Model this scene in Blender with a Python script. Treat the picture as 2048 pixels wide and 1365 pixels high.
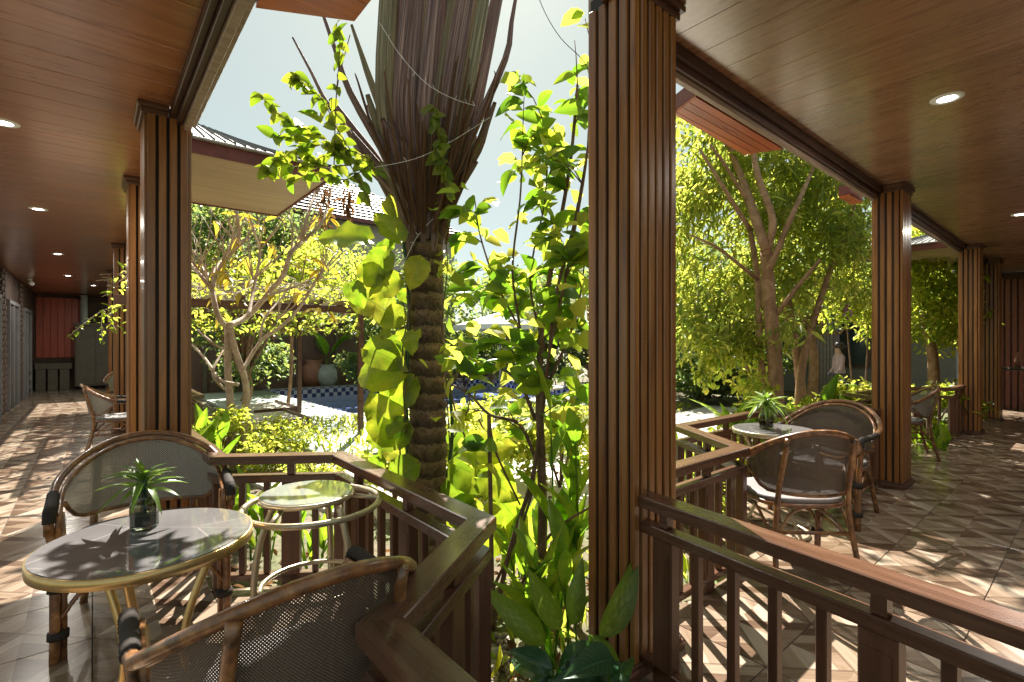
import bpy, math, random
import numpy as np
from mathutils import Vector, Matrix, Quaternion
R = math.radians
rng = random.Random(7)
scene = bpy.context.scene
for o in list(bpy.data.objects): bpy.data.objects.remove(o)

# ------------------------------------------------------------------ camera, sky, sun, exposure
EYE = 1.35
cam_d = bpy.data.cameras.new('camera'); cam = bpy.data.objects.new('camera', cam_d)
scene.collection.objects.link(cam)
cam.location = (0, 0, EYE); cam.rotation_euler = (R(90), 0, 0)
cam_d.sensor_width = 36; cam_d.lens = 36*1000/2048; cam_d.shift_y = 6.5/2048
cam_d.clip_start = 0.03; cam_d.clip_end = 500
scene.camera = cam

SUN_EL, SUN_AZ = 47, -6            # azimuth measured from +Y towards +X
world = bpy.data.worlds.new('World'); scene.world = world; world.use_nodes = True
wn = world.node_tree.nodes; wl = world.node_tree.links
sky = wn.new('ShaderNodeTexSky'); sky.sky_type = 'NISHITA'; sky.sun_disc = False
sky.sun_elevation = R(SUN_EL); sky.sun_rotation = R(SUN_AZ)
sky.dust_density = 0.6; sky.air_density = 0.6; sky.ozone_density = 2.0
_mx = wn.new('ShaderNodeMix'); _mx.data_type = 'RGBA'; _mx.blend_type = 'MULTIPLY'; _mx.inputs[0].default_value = 1.0   # thin warm haze over the blue
wl.new(sky.outputs[0], _mx.inputs[6]); _mx.inputs[7].default_value = (1.10, 1.04, .76, 1)
_hz = wn.new('ShaderNodeMix'); _hz.data_type = 'RGBA'; _hz.inputs[0].default_value = .65      # even milky haze over the whole sky
wl.new(_mx.outputs[2], _hz.inputs[6]); _hz.inputs[7].default_value = (3.3, 3.75, 3.4, 1)
wl.new(_hz.outputs[2], wn['Background'].inputs[0]); wn['Background'].inputs[1].default_value = 0.058
sd = bpy.data.lights.new('sun', 'SUN'); sun = bpy.data.objects.new('sun', sd); scene.collection.objects.link(sun)
sd.energy = 5.0; sd.angle = R(0.5); sd.color = (1.0, 0.93, 0.82)
_sdir = Vector((math.sin(R(SUN_AZ))*math.cos(R(SUN_EL)), math.cos(R(SUN_AZ))*math.cos(R(SUN_EL)), math.sin(R(SUN_EL))))
sun.rotation_euler = _sdir.to_track_quat('Z', 'Y').to_euler(); sun.location = (0, 10, 12)
scene.view_settings.view_transform = 'Standard'; scene.view_settings.look = 'None'
scene.view_settings.gamma = 1; scene.view_settings.use_curve_mapping = False
scene.view_settings.exposure = 1.82

# ------------------------------------------------------------------ frames
CA, SA = math.cos(R(40)), math.sin(R(40))
def W(a, b, z=0.0):            # plan frame: a runs down the right wing, b down the left wing
    return Vector((CA*a - SA*b, SA*a + CA*b, z))
ROTP = R(40)                   # rotation that turns local x onto the a axis and local y onto the b axis
def P(u, v, Y):                # a point Y metres ahead that the photograph shows at (u, v)
    return Vector(((u-1024)*Y/1000, Y, EYE + (689-v)*Y/1000))

# ------------------------------------------------------------------ mesh builder
class MB:
    def __init__(s): s.v = []; s.f = []; s.uv = None
    def add(s, vs, fs):
        n = len(s.v); s.v.extend([tuple(p) for p in vs]); s.f.extend([tuple(i+n for i in f) for f in fs]); return s
    def box(s, x0, x1, y0, y1, z0, z1, M=None):
        vs = [Vector((x, y, z)) for z in (z0, z1) for y in (y0, y1) for x in (x0, x1)]
        if M is not None: vs = [M @ p for p in vs]
        return s.add(vs, [(0,2,3,1),(4,5,7,6),(0,1,5,4),(2,6,7,3),(0,4,6,2),(1,3,7,5)])
    def bbox(s, x0, x1, y0, y1, z0, z1, c=0.004, M=None):     # box with chamfered edges
        vs = []; idx = {}
        for i,(x,sx) in enumerate(((x0,1),(x1,-1))):
            for j,(y,sy) in enumerate(((y0,1),(y1,-1))):
                for k,(z,sz) in enumerate(((z0,1),(z1,-1))):
                    idx[i,j,k] = len(vs)
                    vs += [Vector((x, y+sy*c, z+sz*c)), Vector((x+sx*c, y, z+sz*c)), Vector((x+sx*c, y+sy*c, z))]
        f = []
        for i in (0,1):
            q = [idx[i,0,0], idx[i,1,0], idx[i,1,1], idx[i,0,1]]; f.append(q if i else q[::-1])
            q = [idx[0,i,0]+1, idx[1,i,0]+1, idx[1,i,1]+1, idx[0,i,1]+1]; f.append(q[::-1] if i else q)
            q = [idx[0,0,i]+2, idx[1,0,i]+2, idx[1,1,i]+2, idx[0,1,i]+2]; f.append(q if i else q[::-1])
        for a in (0,1):
            for b in (0,1):
                f.append([idx[a,b,0], idx[a,b,0]+1, idx[a,b,1]+1, idx[a,b,1]])
                f.append([idx[a,0,b], idx[a,0,b]+2, idx[a,1,b]+2, idx[a,1,b]])
                f.append([idx[0,a,b]+1, idx[0,a,b]+2, idx[1,a,b]+2, idx[1,a,b]+1])
        for k in idx.values(): f.append([k, k+1, k+2])
        if M is not None: vs = [M @ p for p in vs]
        return s.add(vs, f)
    def tube(s, pts, rad, n=8, cap=True, closed=False):
        pts = [Vector(p) for p in pts]; m = len(pts)
        if not hasattr(rad, '__len__'): rad = [rad]*m
        up = None; vs = []; fs = []
        for i, p in enumerate(pts):
            if closed: t = pts[(i+1) % m] - pts[i-1]
            else: t = pts[min(i+1, m-1)] - pts[max(i-1, 0)]
            if t.length < 1e-9: t = Vector((0,0,1))
            t.normalize()
            if up is None:
                up = Vector((0,0,1)) if abs(t.z) < .9 else Vector((1,0,0))
            sx = t.cross(up); sx = sx.normalized() if sx.length > 1e-6 else t.orthogonal().normalized()
            up = sx.cross(t).normalized()
            for k in range(n):
                a = 2*math.pi*k/n
                vs.append(p + (sx*math.cos(a) + up*math.sin(a))*rad[i])
        for i in range(m if closed else m-1):
            for k in range(n):
                a = i*n+k; b = i*n+(k+1) % n; c = ((i+1) % m)*n+(k+1) % n; d = ((i+1) % m)*n+k
                fs.append((a, b, c, d))
        if cap and not closed:
            fs.append(tuple(range(n))[::-1]); fs.append(tuple((m-1)*n+k for k in range(n)))
        return s.add(vs, fs)
    def lathe(s, prof, n=24, c=(0,0,0)):
        c = Vector(c); vs = []; fs = []
        for r, z in prof:
            for k in range(n):
                a = 2*math.pi*k/n; vs.append(c + Vector((r*math.cos(a), r*math.sin(a), z)))
        for i in range(len(prof)-1):
            for k in range(n):
                fs.append((i*n+k, i*n+(k+1) % n, (i+1)*n+(k+1) % n, (i+1)*n+k))
        fs.append(tuple(range(n))[::-1]); fs.append(tuple((len(prof)-1)*n+k for k in range(n)))
        return s.add(vs, fs)
    def prism(s, poly, z0, z1):
        n = len(poly)
        vs = [Vector((p[0], p[1], z0)) for p in poly] + [Vector((p[0], p[1], z1)) for p in poly]
        return s.add(vs, [tuple(range(n))[::-1], tuple(range(n, 2*n))] + [(i, (i+1) % n, n+(i+1) % n, n+i) for i in range(n)])
    def mesh(s, name, m, smooth=False):
        me = bpy.data.meshes.new(name); me.from_pydata([tuple(p) for p in s.v], [], s.f)
        if s.uv is not None:
            uvl = me.uv_layers.new(name='UVMap')
            li = np.zeros(len(me.loops), dtype=np.int32); me.loops.foreach_get('vertex_index', li)
            uvl.data.foreach_set('uv', np.array(s.uv, dtype=np.float32)[li].ravel())
        if m is not None: me.materials.append(m)
        if smooth: me.polygons.foreach_set('use_smooth', [True]*len(me.polygons))
        me.validate(); me.update(); return me
    def build(s, name, m, parent=None, smooth=False, loc=None, rz=None):
        return link(name, s.mesh(name, m, smooth), parent, loc, rz)
def link(name, me, parent=None, loc=None, rz=None):
    o = bpy.data.objects.new(name, me); scene.collection.objects.link(o)
    if parent is not None: o.parent = parent
    if loc is not None: o.location = loc
    if rz is not None: o.rotation_euler = (0, 0, rz)
    return o
def tag(o, label=None, cat=None, group=None, kind=None):
    if label: o['label'] = label
    if cat: o['category'] = cat
    if group: o['group'] = group
    if kind: o['kind'] = kind
    return o
def thing(name, label, cat, loc=(0,0,0), rz=0.0, group=None):
    o = bpy.data.objects.new(name, None); scene.collection.objects.link(o)
    o.location = loc; o.rotation_euler = (0, 0, rz); o.empty_display_size = .1
    return tag(o, label, cat, group)
KIDS = {}
def copy_tree(o, parent=None):
    c = o.copy(); scene.collection.objects.link(c); c.parent = parent
    for ch in [x for x in ALL() if x.parent is o]: copy_tree(ch, c)
    return c
def ALL(): return list(scene.collection.objects)
def dup(o, loc, rz, label, group=None):
    c = copy_tree(o); c.location = loc; c.rotation_euler = (0, 0, rz); tag(c, label, None, group); return c

# ------------------------------------------------------------------ node materials
class N:
    def __init__(s, name):
        s.m = bpy.data.materials.new(name); s.m.use_nodes = True; s.t = s.m.node_tree
        s.p = s.t.nodes['Principled BSDF']; s.out = s.t.nodes['Material Output']
    def n(s, typ, **kw):
        x = s.t.nodes.new(typ)
        for k, v in kw.items(): setattr(x, k, v)
        return x
    def l(s, a, b): s.t.links.new(a, b)
    def setv(s, inp, v):
        if isinstance(v, bpy.types.NodeSocket): s.l(v, inp)
        else:
            if inp.type == 'RGBA' and len(v) == 3: v = (*v, 1)
            inp.default_value = v
    def math(s, op, a, b=None, c=None):
        x = s.n('ShaderNodeMath', operation=op)
        for i, v in enumerate((a, b, c)):
            if v is not None: s.setv(x.inputs[i], v)
        return x.outputs[0]
    def mix(s, f, a, b, mode='MIX'):
        x = s.n('ShaderNodeMix', data_type='RGBA', blend_type=mode)
        s.setv(x.inputs[0], f); s.setv(x.inputs[6], a); s.setv(x.inputs[7], b); return x.outputs[2]
    def obj(s): return s.n('ShaderNodeTexCoord').outputs['Object']
    def pos(s): return s.n('ShaderNodeNewGeometry').outputs['Position']
    def rot(s, v, ang, scale=(1,1,1)):
        x = s.n('ShaderNodeMapping'); s.l(v, x.inputs[0]); x.inputs['Rotation'].default_value = (0, 0, ang); x.inputs['Scale'].default_value = scale
        return x.outputs[0]
    def noise(s, v, scale, detail=4, rough=.6, dist=0.0):
        x = s.n('ShaderNodeTexNoise'); s.l(v, x.inputs['Vector']); x.inputs['Scale'].default_value = scale
        x.inputs['Detail'].default_value = detail; x.inputs['Roughness'].default_value = rough; x.inputs['Distortion'].default_value = dist
        return x.outputs[0]
    def ramp(s, f, stops, mode='LINEAR'):
        x = s.n('ShaderNodeValToRGB'); s.l(f, x.inputs[0]); cr = x.color_ramp; cr.interpolation = mode
        while len(cr.elements) < len(stops): cr.elements.new(.5)
        for e, (p, c) in zip(cr.elements, stops): e.position = p; e.color = (*c, 1) if len(c) == 3 else c
        return x.outputs[0]
    def bump(s, h, strength=.3, dist=.01):
        x = s.n('ShaderNodeBump'); s.l(h, x.inputs['Height']); x.inputs['Strength'].default_value = strength; x.inputs['Distance'].default_value = dist
        s.l(x.outputs[0], s.p.inputs['Normal']); return x.outputs[0]
    def rnd(s): return s.n('ShaderNodeObjectInfo').outputs['Random']
    def island(s): return s.n('ShaderNodeNewGeometry').outputs['Random Per Island']
    def col(s, v): s.setv(s.p.inputs['Base Color'], v)
    def rough(s, v): s.setv(s.p.inputs['Roughness'], v)

def plain(name, c, rough=.5, metal=0, nscale=20, var=.25, bump=.15, spec=.5):
    k = N(name); v = k.obj(); f = k.noise(v, nscale, 5)
    k.col(k.ramp(f, [(.25, tuple(x*(1-var) for x in c)), (.75, tuple(min(1, x*(1+var)) for x in c))]))
    k.rough(k.math('ADD', k.math('MULTIPLY', f, .2), rough-.1)); k.p.inputs['Metallic'].default_value = metal
    k.p.inputs['Specular IOR Level'].default_value = spec
    if bump: k.bump(f, bump, .004)
    return k.m
def wood(name, dark, mid, light, rough=.35, axis=2, scale=1.0, bump=.12, varobj=.35, coat=0.0):
    k = N(name); v = k.obj(); sc = [14*scale]*3; sc[axis] = .9*scale
    mp = k.n('ShaderNodeMapping'); k.l(v, mp.inputs[0]); mp.inputs['Scale'].default_value = sc
    r = k.rnd(); cx = k.n('ShaderNodeCombineXYZ')
    for i in range(3): k.l(k.math('MULTIPLY', r, 37.0+i*11), cx.inputs[i])
    k.l(cx.outputs[0], mp.inputs['Location'])
    f = k.noise(mp.outputs[0], 1.6, 6, .62, .6); g = k.noise(mp.outputs[0], 9, 3)
    h = k.math('ADD', k.math('MULTIPLY', f, .8), k.math('MULTIPLY', g, .2))
    c = k.ramp(h, [(.3, dark), (.5, mid), (.72, light)])
    br = k.math('ADD', k.math('MULTIPLY', r, varobj), 1-varobj/2)
    cc = k.n('ShaderNodeCombineColor'); [k.l(br, cc.inputs[i]) for i in range(3)]
    k.col(k.mix(1.0, c, cc.outputs[0], 'MULTIPLY'))
    k.rough(k.math('ADD', k.math('MULTIPLY', h, .22), rough-.11)); k.bump(h, bump, .003)
    if coat: k.p.inputs['Coat Weight'].default_value = coat; k.p.inputs['Coat Roughness'].default_value = .12
    if coat >= 1: k.p.inputs['Coat Roughness'].default_value = .2; k.p.inputs['Coat IOR'].default_value = 1.75
    return k.m
def leafmat(name, cols, tcols, trans=.5, rough=.4, per='island', vein=0.0, spec=.35, spots=None):
    k = N(name); r = k.island() if per == 'island' else k.rnd()
    n = len(cols); st = lambda cs: [((i+.0)/max(1, n-1), c) for i, c in enumerate(cs)]
    c = k.ramp(r, st(cols)); t = k.ramp(r, st(tcols))
    f = k.noise(k.obj(), 22, 4)
    c = k.mix(k.math('MULTIPLY', f, .5), c, tuple(x*.55 for x in cols[0]))
    if vein or spots:
        x = k.n('ShaderNodeSeparateXYZ'); k.l(k.n('ShaderNodeUVMap').outputs[0], x.inputs[0])
        ax = k.math('ABSOLUTE', k.math('SUBTRACT', x.outputs[0], .5))
        mid = k.math('LESS_THAN', ax, .018)
        sv = k.math('LESS_THAN', k.math('FRACT', k.math('ADD', k.math('MULTIPLY', x.outputs[1], 11), k.math('MULTIPLY', ax, -7))), .17)
        m = k.math('MULTIPLY', k.math('MAXIMUM', mid, k.math('MULTIPLY', sv, .55)), vein)
        lc = tuple(min(1, q*2.0+.05) for q in cols[-1])
        c = k.mix(m, c, lc); t = k.mix(k.math('MULTIPLY', m, .7), t, tuple(q*.6 for q in tcols[0]))
        if spots:
            nf = k.noise(k.rot(k.n('ShaderNodeUVMap').outputs[0], 0, (14, 10, 1)), 1.2, 3)
            sm = k.math('MULTIPLY', k.math('GREATER_THAN', nf, .54), k.math('LESS_THAN', ax, .3))
            c = k.mix(k.math('MULTIPLY', sm, .8), c, spots)
        k.bump(m, .25, .004)
    if name.startswith('leaf_pothos') or name.startswith('leaf_canna') or name.startswith('leaf_broad'):
        bl = k.noise(k.obj(), 30, 3); bm = k.math('GREATER_THAN', bl, .69)
        c = k.mix(k.math('MULTIPLY', bm, .7), c, (.16,.09,.03)); t = k.mix(k.math('MULTIPLY', bm, .7), t, (.22,.12,.03))
        pt = k.ramp(k.noise(k.obj(), 7, 3), [(.4, (.55,.75,.5)), (.6, (1,1,1))]); t = k.mix(1.0, t, pt, 'MULTIPLY')
    k.col(c); k.rough(rough); k.p.inputs['Specular IOR Level'].default_value = spec
    tr = k.n('ShaderNodeBsdfTranslucent'); k.l(t, tr.inputs[0])
    mx = k.n('ShaderNodeMixShader'); mx.inputs[0].default_value = trans
    k.l(k.p.outputs[0], mx.inputs[1]); k.l(tr.outputs[0], mx.inputs[2]); k.l(mx.outputs[0], k.out.inputs[0])
    return k.m
def emit(name, c, s):
    k = N(name); k.p.inputs['Emission Color'].default_value = (*c, 1); k.p.inputs['Emission Strength'].default_value = s; k.col(c); return k.m

M = {}
M['slat'] = wood('slat_laminate', (.13,.045,.014), (.25,.10,.028), (.36,.165,.045), .33, 2, .8, .06, .35, .12)
M['core'] = wood('core_dark_wood', (.010,.006,.005), (.015,.009,.007), (.022,.013,.010), .6, 2)
M['capwood'] = wood('cap_dark_wood', (.06,.028,.018), (.10,.045,.028), (.15,.07,.045), .3, 0)
M['beam'] = wood('beam_dark_wood', (.035,.017,.014), (.06,.028,.022), (.09,.043,.032), .35, 0)
M['trim'] = wood('beam_pale_trim', (.20,.13,.10), (.32,.22,.17), (.45,.33,.26), .4, 0)
M['eave'] = wood('eave_red_wood', (.28,.035,.012), (.52,.10,.025), (.70,.22,.06), .3, 0, .5, .05)
M['rail'] = wood('rail_brown_paint', (.06,.026,.015), (.10,.044,.024), (.155,.075,.043), .28, 0, 1.2, .2, .06, .3)
M['baluster'] = wood('baluster_brown_paint', (.06,.024,.014), (.10,.042,.023), (.145,.066,.037), .36, 2, 1, .2, .25)
M['ceil'] = wood('ceiling_laminate', (.22,.075,.03), (.34,.125,.048), (.45,.19,.08), .3, 0, 1.0, .03, .2, 1.0)
M['soffit'] = wood('soffit_laminate', (.34,.23,.14), (.43,.30,.19), (.52,.38,.25), .4, 0, .6, .03, .1)
M['metal_roof'] = plain('roof_sheet_grey', (.42,.42,.42), .45, .2, 9, .15, .1)
M['roof_dark'] = plain('roof_batten_dark', (.06,.055,.05), .5)
M['fascia'] = plain('fascia_maroon', (.16,.045,.04), .5, 0, 12, .3)
M['gold'] = plain('table_gold_metal', (.62,.42,.18), .32, .75, 30, .12, .05)
M['brass'] = plain('table_champagne_metal', (.50,.42,.30), .32, .7, 30, .12, .05)
M['wrap'] = plain('arm_cord_wrap', (.035,.028,.025), .8, 0, 60, .3, .4, .2)
M['white'] = plain('white_paint', (.78,.78,.76), .5, 0, 10, .06, .05)
M['lampglow'] = emit('downlight_glow', (1, .98, .93), 6)

def rattan():
    k = N('rattan_pole'); v = k.obj(); f = k.noise(v, 9, 5, .6, 1.0); g = k.noise(v, 55, 3)
    k.col(k.ramp(k.math('ADD', k.math('MULTIPLY', f, .75), k.math('MULTIPLY', g, .25)), [(.34, (.045,.022,.012)), (.5, (.21,.085,.03)), (.68, (.46,.23,.085))]))
    k.rough(.32); k.p.inputs['Coat Weight'].default_value = .35; k.bump(g, .15, .002); return k.m
M['rattan'] = rattan()
def weave(name, c1, c2, hole=.2, scale=250):
    k = N(name); uv = k.n('ShaderNodeUVMap').outputs[0]; x = k.n('ShaderNodeSeparateXYZ'); k.l(uv, x.inputs[0])
    su = k.math('SINE', k.math('MULTIPLY', x.outputs[0], scale*math.pi)); sv = k.math('SINE', k.math('MULTIPLY', x.outputs[1], scale*math.pi))
    pr = k.math('MULTIPLY', su, sv)
    f = k.math('ADD', k.math('MULTIPLY', pr, .5), .5); nz = k.noise(uv, 300, 2)
    k.col(k.mix(k.math('GREATER_THAN', pr, 0), c1, c2)); k.rough(.55)
    k.bump(f, .5, .002)
    tr = k.n('ShaderNodeBsdfTransparent'); mx = k.n('ShaderNodeMixShader')
    hm = k.math('LESS_THAN', k.math('ADD', pr, k.math('MULTIPLY', nz, .1)), hole*2-1)
    k.l(hm, mx.inputs[0]); k.l(k.p.outputs[0], mx.inputs[1]); k.l(tr.outputs[0], mx.inputs[2]); k.l(mx.outputs[0], k.out.inputs[0])
    return k.m
M['weave'] = weave('woven_sling_taupe', (.52,.47,.40), (.13,.105,.09), .17, 170)
M['weave_dark'] = weave('woven_sling_dark', (.15,.105,.08), (.06,.04,.03), .16)
M['weave_seat'] = weave('woven_seat_grey', (.24,.22,.22), (.11,.10,.10), .0)
def tabletop():
    k = N('table_sintered_stone'); v = k.obj()
    f = k.noise(v, 3.5, 5); mk = k.n('ShaderNodeTexVoronoi', feature='DISTANCE_TO_EDGE'); k.l(k.rot(v, .6, (1, 2.6, 1)), mk.inputs['Vector']); mk.inputs['Scale'].default_value = 1.7
    vein = k.math('LESS_THAN', mk.outputs[0], .006)
    c = k.ramp(f, [(.3, (.12,.115,.12)), (.7, (.17,.165,.17))])
    k.col(k.mix(k.math('MULTIPLY', vein, .35), c, (.42,.38,.36))); k.rough(.045); k.p.inputs['Specular IOR Level'].default_value = .9
    return k.m
M['stone_top'] = tabletop()
def glassy(name, c, rough=.03, trans=1.0):
    k = N(name); k.col(c); k.rough(rough); k.p.inputs['Transmission Weight'].default_value = trans; k.p.inputs['IOR'].default_value = 1.45; return k.m
M['mirror_glass'] = plain('table_pale_glass', (.42,.46,.46), .06, .55, 3, .08, 0)
M['vase'] = glassy('vase_smoked_glass', (.42,.47,.36), .06, 1.0)

def floor_tile():
    k = N('floor_tile_print'); v = k.obj()
    C = .25
    ri = k.rnd()
    x = k.n('ShaderNodeSeparateXYZ'); k.l(v, x.inputs[0])
    px = k.math('DIVIDE', k.math('ADD', x.outputs[0], 10), C/1.0); py = k.math('DIVIDE', k.math('ADD', x.outputs[1], 10), C)
    ix = k.math('FLOOR', px); iy = k.math('FLOOR', py); fx = k.math('FRACT', px); fy = k.math('FRACT', py)
    par = k.math('MODULO', k.math('ADD', ix, iy), 2)
    t1 = k.math('GREATER_THAN', k.math('ADD', fx, fy), 1.0); t2 = k.math('GREATER_THAN', fx, fy)
    tri = k.math('ADD', k.math('MULTIPLY', t1, par), k.math('MULTIPLY', t2, k.math('SUBTRACT', 1, par)))
    s = k.math('ADD', x.outputs[0], x.outputs[1]); d = k.math('SUBTRACT', x.outputs[0], x.outputs[1])
    # strips run one way in one triangle and across in the other
    sel = tri
    al = k.math('ADD', k.math('MULTIPLY', s, sel), k.math('MULTIPLY', d, k.math('SUBTRACT', 1, sel)))
    ac = k.math('ADD', k.math('MULTIPLY', d, sel), k.math('MULTIPLY', s, k.math('SUBTRACT', 1, sel)))
    strip = k.math('FLOOR', k.math('MULTIPLY', k.math('ADD', ac, 20), 11.3))
    cmb = k.n('ShaderNodeCombineXYZ')
    k.l(k.math('ADD', ix, k.math('MULTIPLY', tri, 7.3)), cmb.inputs[0]); k.l(k.math('ADD', iy, k.math('MULTIPLY', strip, 3.1)), cmb.inputs[1]); k.l(k.math('FLOOR', k.math('MULTIPLY', ri, 6)), cmb.inputs[2])
    wnz = k.n('ShaderNodeTexWhiteNoise', noise_dimensions='3D'); k.l(cmb.outputs[0], wnz.inputs[0])
    g = k.n('ShaderNodeCombineXYZ'); k.l(k.math('MULTIPLY', al, 3), g.inputs[0]); k.l(k.math('MULTIPLY', ac, 45), g.inputs[1]); k.l(k.math('MULTIPLY', wnz.outputs[0], 9), g.inputs[2])
    grain = k.noise(g.outputs[0], 1.0, 5, .6, .4)
    tone = k.math('ADD', k.math('ADD', k.math('MULTIPLY', wnz.outputs[0], .42), k.math('MULTIPLY', tri, .20)), k.math('MULTIPLY', grain, .38))
    c = k.ramp(tone, [(.18, (.08,.047,.03)), (.38, (.16,.105,.07)), (.6, (.27,.205,.15)), (.88, (.40,.34,.27))])
    # darker printed outlines of the triangles
    e1 = k.math('LESS_THAN', k.math('ABSOLUTE', k.math('SUBTRACT', k.math('ADD', fx, fy), 1.0)), .035); e2 = k.math('LESS_THAN', k.math('ABSOLUTE', k.math('SUBTRACT', fx, fy)), .035)
    ed = k.math('ADD', k.math('MULTIPLY', e1, par), k.math('MULTIPLY', e2, k.math('SUBTRACT', 1, par)))
    c = k.mix(k.math('MULTIPLY', ed, .6), c, (.08,.05,.035))
    k.col(c); k.rough(k.math('ADD', k.math('MULTIPLY', k.noise(k.pos(), 3, 4), .2), .12)); k.p.inputs['Specular IOR Level'].default_value = .5
    k.bump(grain, .08, .002)
    return k.m
M['tile'] = floor_tile()
M['grout'] = plain('floor_grout', (.13,.10,.08), .8)
def soil():
    k = N('garden_soil'); v = k.pos(); f = k.noise(v, 1.3, 6); g = k.noise(v, 14, 6)
    k.col(k.mix(k.ramp(f, [(.42, (0,0,0)), (.6, (1,1,1))]), k.ramp(g, [(.3, (.07,.05,.03)), (.7, (.20,.15,.10))]), k.ramp(g, [(.3, (.05,.075,.02)), (.7, (.12,.15,.05))])))
    k.rough(.9); k.bump(g, .6, .03); return k.m
M['soil'] = soil()
def stonepave(name, c1, c2, scale=2.2):
    k = N(name); v = k.pos(); f = k.noise(v, 5, 6); vo = k.n('ShaderNodeTexVoronoi'); k.l(v, vo.inputs['Vector']); vo.inputs['Scale'].default_value = scale
    k.col(k.mix(k.math('MULTIPLY', f, .8), k.mix(vo.outputs['Distance'], c1, c2), tuple(q*.8 for q in c1))); k.rough(.55); k.bump(f, .3, .01); return k.m
M['paleStone'] = stonepave('path_pale_stone', (.46,.43,.38), (.60,.57,.50))
M['tealStone'] = stonepave('deck_green_stone', (.30,.38,.34), (.44,.50,.44))
M['pebble'] = None
k = N('pebble_stone'); k.col(k.ramp(k.island(), [(0, (.30,.24,.17)), (.5, (.46,.41,.34)), (1, (.22,.18,.14))])); k.rough(.55); M['pebble'] = k.m
def water():
    k = N('pool_water'); k.col((.17,.24,.55)); k.rough(.12); k.p.inputs['Specular IOR Level'].default_value = .35
    k.bump(k.noise(k.pos(), 3.5, 3), .25, .03); return k.m
M['water'] = water()
def mosaic():
    k = N('pool_mosaic'); v = k.obj(); ch = k.n('ShaderNodeTexChecker'); k.l(v, ch.inputs[0]); ch.inputs['Scale'].default_value = 7.0
    ch.inputs[1].default_value = (.03,.035,.14,1); ch.inputs[2].default_value = (.50,.52,.62,1)
    x = k.n('ShaderNodeSeparateXYZ'); k.l(v, x.inputs[0])
    k.col(k.mix(k.math('GREATER_THAN', x.outputs[2], -.42), (.40,.44,.70), ch.outputs[0])); k.rough(.2); return k.m
M['mosaic'] = mosaic()
M['maroon_wall'] = plain('garden_wall_maroon', (.13,.075,.065), .8, 0, 2.5, .35, .3)
M['beige_wall'] = plain('house_wall_beige', (.42,.38,.33), .8, 0, 3, .15, .1)
M['grey_wall'] = plain('house_wall_grey', (.20,.19,.20), .7, 0, 3, .2, .1)
M['glass_dark'] = plain('window_dark_glass', (.05,.065,.075), .08, 0, 2, .2, 0, .8)
M['lav_slat'] = plain('slat_grey_lavender', (.25,.21,.22), .5, 0, 15, .15, .1)
M['rustic'] = plain('rustic_stone_brown', (.085,.05,.038), .8, 0, 6, .4, .5)
M['red_panel'] = wood('panel_red_wood', (.25,.035,.015), (.45,.07,.03), (.60,.12,.05), .4, 2)
M['cab_grey'] = plain('cabinet_grey_wood', (.12,.10,.075), .6, 0, 6, .25, .1)
M['iron'] = plain('wrought_iron', (.035,.033,.035), .5, .3)
M['parasol'] = plain('parasol_cloth', (.74,.76,.74), .8, 0, 4, .06, .05)
M['pot_grey'] = plain('pot_grey_ceramic', (.34,.35,.36), .6, 0, 8, .25, .1)
M['pot_red'] = plain('pot_terracotta', (.30,.13,.09), .6, 0, 8, .25, .1)
def bark(name, c1, c2, c3, ring=0.0, scale=8):
    k = N(name); v = k.obj(); f = k.noise(v, scale, 6, .65, .8)
    h = f
    if ring:
        x = k.n('ShaderNodeSeparateXYZ'); k.l(v, x.inputs[0])
        w = k.math('FRACT', k.math('ADD', k.math('MULTIPLY', x.outputs[2], ring), k.math('MULTIPLY', f, .9)))
        h = k.math('ADD', k.math('MULTIPLY', w, .45), k.math('MULTIPLY', f, .55))
    k.col(k.ramp(h, [(.28, c1), (.5, c2), (.74, c3)])); k.rough(.8); k.bump(h, .7, .02); return k.m
M['bark_palm'] = bark('palm_trunk_bark', (.035,.02,.012), (.11,.065,.038), (.26,.17,.10), 9, 26)
M['bark_frangi'] = bark('frangipani_bark', (.24,.17,.115), (.40,.31,.225), (.55,.45,.34), 0, 9)
M['bark_tree'] = bark('tree_bark_tan', (.16,.085,.045), (.30,.17,.09), (.44,.28,.16), 0, 7)
M['bark_dark'] = bark('shrub_stem_brown', (.07,.04,.025), (.14,.085,.05), (.24,.16,.10), 0, 12)
M['dry'] = leafmat('dry_brown_leaf', [(.12,.06,.03), (.22,.12,.06)], [(.20,.09,.03), (.28,.14,.05)], .35, .7)
def sheath():
    k = N('palm_sheath'); v = k.n('ShaderNodeUVMap').outputs[0]; x = k.n('ShaderNodeSeparateXYZ'); k.l(v, x.inputs[0])
    cx = k.n('ShaderNodeCombineXYZ'); k.l(k.math('MULTIPLY', x.outputs[0], 9), cx.inputs[0]); k.l(k.math('MULTIPLY', x.outputs[1], .9), cx.inputs[1]); k.l(k.math('MULTIPLY', k.rnd(), 50), cx.inputs[2])
    f = k.noise(cx.outputs[0], 1.6, 6, .65, .3)
    pur = k.ramp(f, [(.34, (.035,.018,.018)), (.5, (.14,.075,.065)), (.66, (.36,.24,.20))])
    grn = k.ramp(f, [(.34, (.05,.05,.022)), (.5, (.17,.155,.075)), (.66, (.34,.30,.17))])
    k.col(k.mix(k.math('MULTIPLY', k.math('GREATER_THAN', k.rnd(), .72), k.ramp(x.outputs[1], [(.2, (0,0,0)), (.55, (.85,.85,.85))])), pur, grn)); k.rough(.55); k.bump(f, .5, .01)
    return k.m
M['sheath'] = sheath()
G1 = [(.06,.11,.02), (.10,.15,.025), (.15,.18,.03)]
T1 = [(.26,.44,.03), (.44,.60,.04), (.68,.70,.06)]
M['leaf_big'] = leafmat('leaf_broad_green', G1, T1, .62, .33, 'obj', .6)
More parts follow.
